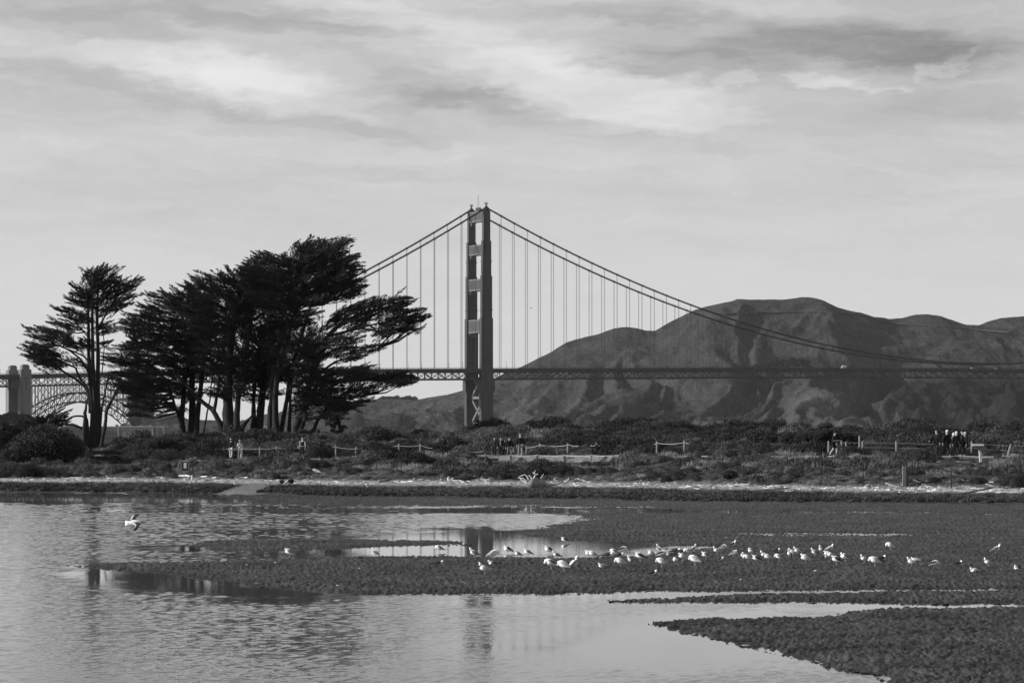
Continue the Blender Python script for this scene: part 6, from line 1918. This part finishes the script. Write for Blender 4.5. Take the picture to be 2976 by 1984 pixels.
def gull_meshes(pose):
    """bird facing -X, feet at the origin, about 0.40 m tall standing"""
    lift = .130 if pose != 'rest' else .045
    if pose == 'stand':
        sp = [(.24, .02, .012, .010), (.19, .03, .030, .016), (.12, .055, .060, .045), (.04, .075, .082, .075), (-.04, .090, .082, .082), (-.095, .115, .066, .068), (-.118, .155, .044, .045), (-.124, .19, .034, .034), (-.130, .222, .036, .036), (-.145, .235, .030, .028), (-.165, .232, .012, .012)]
        hd = (-.140, .233)
    elif pose == 'alert':
        sp = [(.19, -.04, .012, .010), (.15, -.01, .030, .016), (.10, .03, .056, .045), (.04, .075, .074, .072), (-.015, .115, .076, .078), (-.055, .155, .060, .060), (-.070, .20, .040, .040), (-.072, .245, .032, .032), (-.076, .275, .036, .036), (-.092, .288, .030, .028), (-.112, .284, .012, .012)]
        hd = (-.088, .285)
    elif pose == 'tuck':
        sp = [(.24, .01, .012, .010), (.19, .025, .030, .016), (.12, .055, .064, .050), (.04, .080, .088, .080), (-.04, .100, .092, .090), (-.095, .125, .074, .078), (-.112, .155, .052, .052), (-.105, .178, .042, .040), (-.112, .188, .034, .030), (-.132, .184, .012, .012)]
        hd = (-.108, .182)
    elif pose == 'preen':
        sp = [(.24, .03, .012, .010), (.19, .045, .030, .016), (.12, .070, .066, .052), (.04, .095, .092, .084), (-.04, .110, .090, .088), (-.09, .125, .070, .072), (-.125, .13, .048, .048), (-.155, .115, .038, .038), (-.165, .085, .038, .040), (-.155, .055, .030, .028), (-.140, .038, .012, .012)]
        hd = (-.155, .055)
    else:    # rest: sitting with the head drawn in
        sp = [(.23, .035, .012, .010), (.18, .035, .030, .016), (.11, .045, .064, .040), (.03, .055, .086, .058), (-.05, .060, .084, .062), (-.10, .078, .062, .054), (-.120, .108, .042, .042), (-.122, .135, .036, .036), (-.135, .145, .030, .028), (-.155, .142, .012, .012)]
        hd = (-.125, .138)
    mb = MB(); n = 12; rings = []
    P_ = [Vector((a, 0, b + lift)) for a, b, _, _ in sp]
    for i, (a, b, w, hh) in enumerate(sp):
        d = (P_[min(i + 1, len(P_) - 1)] - P_[max(i - 1, 0)]).normalized(); u = Vector((-d.z, 0, d.x)); u = u if u.z > -.5 else -u
        k = len(mb.v); rings.append(k)
        for j in range(n):
            an = 2 * math.pi * j / n
            mb.v.append(P_[i] + Vector((0, 1, 0)) * math.cos(an) * w * 1.12 + u * math.sin(an) * hh * 1.15)
    for a, b in zip(rings[:-1], rings[1:]):
        for j in range(n): mb.f.append((a + j, a + (j + 1) % n, b + (j + 1) % n, b + j))
    mb.f += [tuple(rings[0] + j for j in range(n)), tuple(rings[-1] + j for j in range(n))]
    out = {'body': mb}
    tailz = sp[0][1]
    up = {'stand': .012, 'alert': .0, 'tuck': .018, 'preen': .02, 'rest': .012}[pose]
    wings = []
    for s_ in (-1, 1):
        w = MB(); rows = []
        ch = sp[3:5]
        xs_ = [-.075, -.03, .04, .11, .18, .25]
        for q, xx in enumerate(xs_):
            zc = np.interp(xx, [r[0] for r in sp][::-1][:8][::-1] if False else sorted([r[0] for r in sp[:6]]), [r[1] for r in sorted(sp[:6])]) + lift
            hw = [.030, .058, .066, .052, .032, .010][q]
            yo = [.070, .088, .092, .070, .040, .016][q]
            k = len(w.v); rows.append(k)
            for j, (ty, tz) in enumerate(((.30, .98), (.75, .72), (1.0, .15), (.92, -.45))):
                w.v.append(Vector((xx, s_ * yo * 1.2 * ty, zc + up + hw * 1.12 * tz + .004)))
            for j, (ty, tz) in enumerate(((.30, .98), (.75, .72), (1.0, .15), (.92, -.45))):
                w.v.append(Vector((xx, s_ * (yo * 1.2 * ty - .012), zc + up - .010 + hw * tz)))
        for a, b in zip(rows[:-1], rows[1:]):
            for j in range(3):
                w.f.append((a + j, a + j + 1, b + j + 1, b + j)); w.f.append((a + 4 + j, b + 4 + j, b + 5 + j, a + 5 + j))
            w.f.append((a, b, b + 4, a + 4)); w.f.append((a + 3, a + 7, b + 7, b + 3))
        w.f.append((rows[0], rows[0] + 1, rows[0] + 5, rows[0] + 4)); w.f.append((rows[0] + 1, rows[0] + 2, rows[0] + 6, rows[0] + 5)); w.f.append((rows[0] + 2, rows[0] + 3, rows[0] + 7, rows[0] + 6))
        wings.append(w)
    out['wings'] = wings
    zt = tailz + lift + up
    out['tip'] = MB().tube([Vector((.20, 0, zt + .012)), Vector((.26, 0, zt + .002)), Vector((.325, 0, zt - .012))], [(.022, .012), (.016, .009), (.004, .003)], 6)
    hx, hz = hd
    if pose == 'preen': out['beak'] = MB().tube([Vector((hx + .01, 0, hz + lift - .02)), Vector((hx + .045, 0, hz + lift - .045))], [.010, .004], 6)
    elif pose == 'tuck': out['beak'] = MB().tube([Vector((hx - .02, 0, hz + lift)), Vector((hx - .055, 0, hz + lift - .018))], [.010, .004], 6)
    else: out['beak'] = MB().tube([Vector((hx - .02, 0, hz + lift)), Vector((hx - .060, 0, hz + lift - .006)), Vector((hx - .070, 0, hz + lift - .014))], [.010, .007, .003], 6)
    if pose in ('stand', 'tuck', 'preen'):      # bodies carried breast-high
        for part in [out['body'], out['tip'], out['beak']] + wings:
            for v in part.v: v.z -= v.x * .13
    legs = []
    if pose != 'rest':
        for s_ in (-1, 1):
            l = MB().tube([Vector((.01, s_ * .03, lift + .03)), Vector((.022, s_ * .03, lift * .52)), Vector((.008, s_ * .03, .008))], [.010, .0065, .0065], 6)
            l.poly([Vector((.012, s_ * .03, .006)), Vector((-.05, s_ * .03 - .022, .003)), Vector((-.058, s_ * .03, .003)), Vector((-.05, s_ * .03 + .022, .003))], .006, Vector((0, 0, 1)))
            legs.append(l)
    out['legs'] = legs
    return out


GM = {}
for pose in ('stand', 'alert', 'tuck', 'preen', 'rest'):
    g_ = gull_meshes(pose)
    GM[pose] = {'body': g_['body'].mesh('body', m_gw, True), 'tip': g_['tip'].mesh('tail_tip', m_gk), 'beak': g_['beak'].mesh('beak', m_gb), 'legs': [l.mesh('leg', m_gl) for l in g_['legs']],
                'wings': {k: [w.mesh('wing', mm, True) for w in gull_meshes(pose)['wings']] for k, mm in (('g', m_gg), ('p', m_gp), ('d', m_gd))}}
HGT = {'stand': .44, 'alert': .45, 'tuck': .39, 'preen': .345, 'rest': .215}
GULLS = [  # x, y of the feet, height px, pose, facing (L R F B), wing tone, label
    (840, 1616, 30, 'tuck', 'L', 'g', 'gull standing in shallow water at the far left, alone above the sandbar'),
    (1090, 1623, 30, 'stand', 'B', 'g', 'gull with back half turned at the water edge, second from the far left'),
    (1276, 1603, 22, 'preen', 'L', 'g', 'gull bending to preen in shallow water left of the tower reflection'),
    (1377, 1618, 33, 'stand', 'L', 'g', 'upright gull wading in front of the tower reflection'),
    (1475, 1607, 28, 'tuck', 'L', 'd', 'dark-winged gull on one leg right of the tower reflection'),
    (1434, 1634, 30, 'preen', 'R', 'p', 'plump gull with head turned over its back, behind a sitting one'),
    (1431, 1648, 17, 'rest', 'L', 'g', 'gull sitting directly below the plump preening one'),
    (1407, 1674, 39, 'stand', 'L', 'p', 'large pale gull nearest the camera at the left of the flock'),
    (1276, 1647, 15, 'rest', 'R', 'd', 'dark gull lying on the mud with its white head to the right, far left'),
    (1533, 1614, 26, 'tuck', 'L', 'g', 'hunched gull in the water with its reflection below, before the pair of waders'),
    (1505, 1618, 18, 'stand', 'L', 'g', 'small gull in the water between two larger waders'),
    (1594, 1608, 28, 'tuck', 'L', 'd', 'dark-backed hunched gull wading alone with a clear reflection'),
    (1640, 1576, 21, 'tuck', 'L', 'd', 'rearmost gull, standing alone in the bright water'),
    (1617, 1628, 24, 'stand', 'L', 'g', 'grey-winged gull at the mud edge below the dark-backed wader'),
    (1600, 1660, 33, 'preen', 'L', 'g', 'gull bowing its head, left of the big white preening one'),
    (1637, 1668, 34, 'preen', 'L', 'p', 'big white gull with its head buried in its breast'),
    (1668, 1664, 44, 'alert', 'R', 'g', 'tallest upright gull looking right, beside the big white one'),
    (1722, 1627, 28, 'tuck', 'L', 'p', 'front gull of the overlapping pair at the water edge'),
    (1711, 1625, 27, 'tuck', 'L', 'p', 'rear gull of the overlapping pair at the water edge'),
    (1768, 1622, 18, 'rest', 'R', 'd', 'dark gull at the water edge looking right, left of the curled-up ones'),
    (1784, 1612, 20, 'preen', 'L', 'g', 'gull curled up preening at the edge of the bright water'),
    (1810, 1607, 23, 'preen', 'R', 'd', 'dark curled-up gull preening in the water'),
    (1801, 1619, 15, 'rest', 'R', 'd', 'dark gull sitting under the curled-up preening one'),
    (1751, 1656, 17, 'rest', 'L', 'g', 'gull lying on the mud preening, left front of the flock'),
    (1802, 1655, 29, 'preen', 'L', 'p', 'gull leaning far down to the left with wings raised slightly'),
    (1828, 1648, 28, 'alert', 'B', 'd', 'slim dark-backed gull standing upright behind the leaning one'),
    (1859, 1633, 32, 'tuck', 'L', 'd', 'white-breasted gull with a long dark wing pointing right'),
    (1892, 1622, 18, 'tuck', 'L', 'p', 'small plump gull right of the long dark wing'),
    (1914, 1603, 27, 'alert', 'B', 'g', 'gull standing tall with its grey back to the camera'),
    (1908, 1616, 14, 'rest', 'L', 'p', 'crouching gull tucked among the dense middle cluster'),
    (1923, 1629, 26, 'preen', 'R', 'd', 'large grey-mantled gull facing right in the middle cluster'),
    (1945, 1618, 15, 'rest', 'L', 'g', 'gull sitting right of the large grey-mantled one'),
    (1922, 1657, 29, 'preen', 'L', 'p', 'ruffled white gull on one leg in front of the middle cluster'),
    (1896, 1678, 18, 'rest', 'R', 'd', 'dark gull lying closest to the camera with its shadow beside it'),
    (1965, 1604, 15, 'rest', 'R', 'd', 'dark gull sitting behind, left of two side by side'),
    (1981, 1606, 15, 'rest', 'R', 'd', 'dark gull sitting behind, right of two side by side'),
    (1963, 1646, 23, 'preen', 'F', 'p', 'small gull facing the camera with a bowed head'),
    (1983, 1636, 28, 'tuck', 'L', 'p', 'hunched white gull behind the big preening one'),
    (1998, 1618, 16, 'preen', 'L', 'p', 'low preening gull left of the dark upright one'),
    (2017, 1612, 22, 'alert', 'R', 'd', 'dark-winged gull looking right with its head high'),
    (2018, 1651, 33, 'preen', 'L', 'p', 'biggest preening gull at the front of the middle flock'),
    (2050, 1631, 27, 'tuck', 'L', 'g', 'gull standing alone just right of the biggest preening one'),
    (2083, 1617, 21, 'stand', 'L', 'p', 'white gull left of the arched-back one'),
    (2102, 1606, 15, 'preen', 'R', 'g', 'gull with an arched back behind the white one'),
    (2129, 1598, 17, 'stand', 'R', 'd', 'dark gull stretched low with its head raised to the right, furthest back'),
    (2133, 1622, 20, 'tuck', 'R', 'g', 'plump gull looking back over its grey wing'),
    (2093, 1635, 13, 'rest', 'R', 'd', 'small dark gull sitting low below the white one'),
    (2182, 1620, 18, 'tuck', 'F', 'g', 'slim gull facing the camera in the gap behind the row'),
    (2160, 1633, 19, 'tuck', 'F', 'g', 'narrow gull facing the camera at the left end of the right cluster'),
    (2172, 1639, 18, 'preen', 'L', 'p', 'white gull curled up low at the front of the right cluster'),
    (2197, 1641, 25, 'tuck', 'L', 'd', 'dark-winged gull right of the curled-up white one'),
    (2221, 1628, 27, 'stand', 'L', 'g', 'upright gull with beak to the left, half hidden by another'),
    (2231, 1637, 22, 'tuck', 'L', 'p', 'white gull overlapping the upright one'),
    (2257, 1610, 12, 'rest', 'R', 'd', 'small dark gull resting behind the right cluster'),
    (2263, 1636, 19, 'preen', 'L', 'g', 'gull with ruffled wings preening in the right cluster'),
    (2294, 1627, 27, 'alert', 'F', 'g', 'slender gull standing upright in front of the wide pair'),
    (2303, 1622, 23, 'stand', 'L', 'p', 'left bird of the wide pale pair'),
    (2317, 1619, 18, 'stand', 'L', 'p', 'right bird of the wide pale pair'),
    (2340, 1643, 32, 'tuck', 'L', 'p', 'large white gull at the front right of the flock, looking left'),
    (2368, 1622, 22, 'stand', 'L', 'g', 'gull behind the large white one on its right'),
    (2386, 1613, 15, 'stand', 'F', 'd', 'dark gull facing the camera behind the right cluster'),
    (2392, 1631, 13, 'rest', 'R', 'd', 'dark gull stretched low on the mud beside the clustered trio'),
    (2412, 1609, 14, 'stand', 'R', 'p', 'rear gull of the clustered trio'),
    (2404, 1627, 22, 'tuck', 'L', 'p', 'left gull of the clustered trio'),
    (2414, 1629, 20, 'tuck', 'L', 'p', 'middle gull of the clustered trio'),
    (2430, 1647, 31, 'tuck', 'L', 'd', 'large gull with a broad charcoal wing in front of the clustered trio'),
    (2455, 1639, 32, 'tuck', 'L', 'g', 'tall plump gull at the right end of the cluster'),
    (2511, 1641, 27, 'stand', 'L', 'p', 'pale gull standing left of the one with its head buried'),
    (2541, 1653, 30, 'preen', 'L', 'p', 'white gull with its head buried and a long shadow to the right'),
    (2551, 1635, 14, 'rest', 'L', 'p', 'small white head of a gull sitting behind the buried-head one'),
    (2563, 1635, 17, 'rest', 'R', 'd', 'dark gull sitting right of the buried-head one'),
    (2587, 1605, 24, 'preen', 'L', 'p', 'gull standing alone far back with a black tail'),
    (2648, 1649, 27, 'stand', 'L', 'p', 'pale gull standing in front of another, right part of the mud'),
    (2660, 1640, 16, 'rest', 'L', 'p', 'gull sitting behind the pale standing one'),
    (2715, 1655, 19, 'preen', 'R', 'd', 'dark gull bending to feed alone on the mud'),
    (2786, 1649, 14, 'rest', 'R', 'd', 'low dark gull with a white head resting on the mud'),
    (2832, 1670, 17, 'rest', 'L', 'p', 'bright white gull sitting nearest the right edge front'),
    (2871, 1652, 26, 'stand', 'L', 'p', 'pale gull standing behind the bright sitting one'),
    (2895, 1616, 32, 'stand', 'R', 'g', 'gull standing tall and looking right near the right edge'),
    (2956, 1664, 17, 'rest', 'F', 'd', 'dark-backed gull lying at the far right edge')]
rg = np.random.default_rng(31)


def mud_z(X, Y):
    px, py = 1488 + X / Y * F, HOR + CH * F / Y
    j = int(round((px - mx[0]) / 2.8)); i = int(round(py - my[0]))
    if 0 <= i < Zm.shape[0] and 0 <= j < Zm.shape[1] and b1[i, j] > .06: return max(0.0, float(np.mean(Zm[max(i - 1, 0):i + 2, max(j - 3, 0):j + 4])))
    return 0.0


for (x, y, hp, pose, face, tone, lab) in GULLS:
    g = G(x, y); z = mud_z(g.x, g.y)
    sc_g = hp * g.y / F / HGT[pose]
    sc_g = max(.70, min(1.2, sc_g * 1.05))
    yaw = {'L': 0, 'R': math.pi, 'F': R(60), 'B': R(-50)}[face] + rg.normal(0, .28)
    t = tag(empty('gull', (g.x, g.y, z - (.01 if z > 0.001 else .035)), yaw), lab, 'gull', 'gulls on the mudflat')
    t.scale = (sc_g,) * 3
    M = GM[pose]
    mesh_obj('body', M['body'], t); mesh_obj('tail_tip', M['tip'], t); mesh_obj('beak', M['beak'], t)
    for w in M['wings'][tone]: mesh_obj('wing', w, t)
    for l in M['legs']: mesh_obj('leg', l, t)
# white shells and feathers lying on the mud
sh = MB().ell((0, 0, .012), (.045, .03, .02), nu=8, nv=5).mesh('shell', m_white)
for i, (x, y, lab) in enumerate([(2370, 1667, 'brightest white shell on the mud below the right-hand gulls'), (717, 1649, 'white shell on the left part of the sandbar'), (800, 1645, 'white shell on the sandbar below the first wading gull'), (981, 1709, 'white shell near the front edge of the sandbar'),
                                 (1044, 1661, 'white shell in the middle of the sandbar'), (2153, 1691, 'white shell near the front edge of the mud in the middle'), (469, 1645, 'white shell on the narrow left tip of the sandbar')]):
    g = G(x, y); o = tag(mesh_obj('shell', sh, None, (g.x, g.y, mud_z(g.x, g.y) + .02)), lab, 'shell', 'white shells on the mud')
    if i: o.scale = (.7, .7, .7)

# gull in flight over the water
Yf = 72.0; g = P(380, 1516, Yf)
t = tag(empty('gull', g), 'gull flying low over the water with bent wings and black wing tips', 'gull')


def fp_(x, y, d=0.0): return P(340 + x / 15.68, 1460 + y / 15.68, Yf) - g + Vector((0, d, 0))


def shell(name, top, m, th=.012, parent=None):
    a, b, c = top[0], top[1], top[-1]
    nr = (b - a).cross(c - a).normalized()
    return MB().poly(top, th, nr).build(name, m, parent or t)


bd = MB().tube([fp_(380, 935), fp_(500, 935), fp_(600, 930), fp_(740, 915), fp_(880, 900), fp_(980, 880), fp_(1050, 878), fp_(1085, 886)], [(.075, .010), (.070, .020), (.060, .038), (.085, .062), (.075, .058), (.050, .042), (.040, .034), (.016, .014)], 12)
bd.build('body', m_gw, t, True)
MB().tube([fp_(1080, 885), fp_(1115, 895), fp_(1128, 905)], [.013, .008, .004], 6).build('beak', m_gb, t)
wu = shell('wing', [fp_(640, 890, .05), fp_(640, 800, .15), fp_(600, 780, .2), fp_(630, 660, .4), fp_(680, 570, .5), fp_(840, 545, .52), fp_(910, 570, .5), fp_(830, 650, .38), fp_(815, 710, .25), fp_(860, 880, .05)], m_gd)
shell('feathers', [fp_(590, 800, .21), fp_(565, 810, .22), fp_(585, 690, .4), fp_(650, 580, .52), fp_(682, 572, .51), fp_(630, 660, .41), fp_(602, 782, .21)], m_gw, parent=wu)
shell('outer_wing', [fp_(680, 570, .51), fp_(620, 500, .55), fp_(560, 465, .58), fp_(620, 455, .58), fp_(720, 490, .56), fp_(840, 545, .53)], m_gg, parent=wu)
shell('wing_tip', [fp_(640, 470, .57), fp_(560, 465, .58), fp_(490, 450, .6), fp_(410, 462, .62), fp_(390, 432, .62), fp_(440, 415, .61), fp_(520, 432, .6)], m_gk, parent=wu)
wd = shell('wing', [fp_(800, 960, -.05), fp_(930, 1010, -.2), fp_(900, 1120, -.32), fp_(1010, 1140, -.32), fp_(1070, 1040, -.22), fp_(1110, 935, -.1), fp_(1030, 905, -.05), fp_(850, 900, -.04)], m_gd)
shell('feathers', [fp_(680, 950, -.06), fp_(800, 950, -.08), fp_(945, 1010, -.22), fp_(900, 1125, -.33), fp_(870, 1120, -.34), fp_(905, 1015, -.23), fp_(780, 972, -.1)], m_gw, parent=wd)
shell('wing_tip', [fp_(895, 1150, -.34), fp_(850, 1215, -.42), fp_(855, 1250, -.43), fp_(930, 1252, -.43), fp_(1000, 1190, -.38), fp_(1025, 1135, -.33), fp_(940, 1130, -.33)], m_gk, parent=wd)
# tiny bird far off in the sky
g = P(1543, 895, 900); t = tag(empty('bird', g), 'tiny dark bird high in the sky right of the tower', 'bird')
MB().tube([Vector((-.25, 0, -.02)), Vector((0, 0, 0)), Vector((.28, 0, .03))], [.03, .09, .03], 6).build('body', m_gk, t)
for s_ in (-1, 1): MB().tube([Vector((0, 0, .03)), Vector((.12 * s_ + .1, .2 * s_, .09)), Vector((.5 * s_, .5 * s_, .05))], [(.10, .02), (.09, .015), (.02, .008)], 6).build('wing', m_gk, t)

# ------------------------------------------------------------------ sea air over the strait
hz = MB().box((0, 6000, 170), (14000, 15000, 342)).mesh('haze', bpy.data.materials.new('haze_air'))
hm_ = hz.materials[0]; hm_.use_nodes = True
_t = hm_.node_tree; _t.nodes.remove(_t.nodes['Principled BSDF'])
_pv = nd(_t, 'ShaderNodeVolumePrincipled'); _pv.inputs['Color'].default_value = (.9, .9, .9, 1); _pv.inputs['Density'].default_value = 1.7e-5; _pv.inputs['Anisotropy'].default_value = 0.2
_out = [n for n in _t.nodes if n.type == 'OUTPUT_MATERIAL'][0]
_t.links.new(_pv.outputs[0], _out.inputs['Volume'])
tag(mesh_obj('haze', hz), kind='stuff')
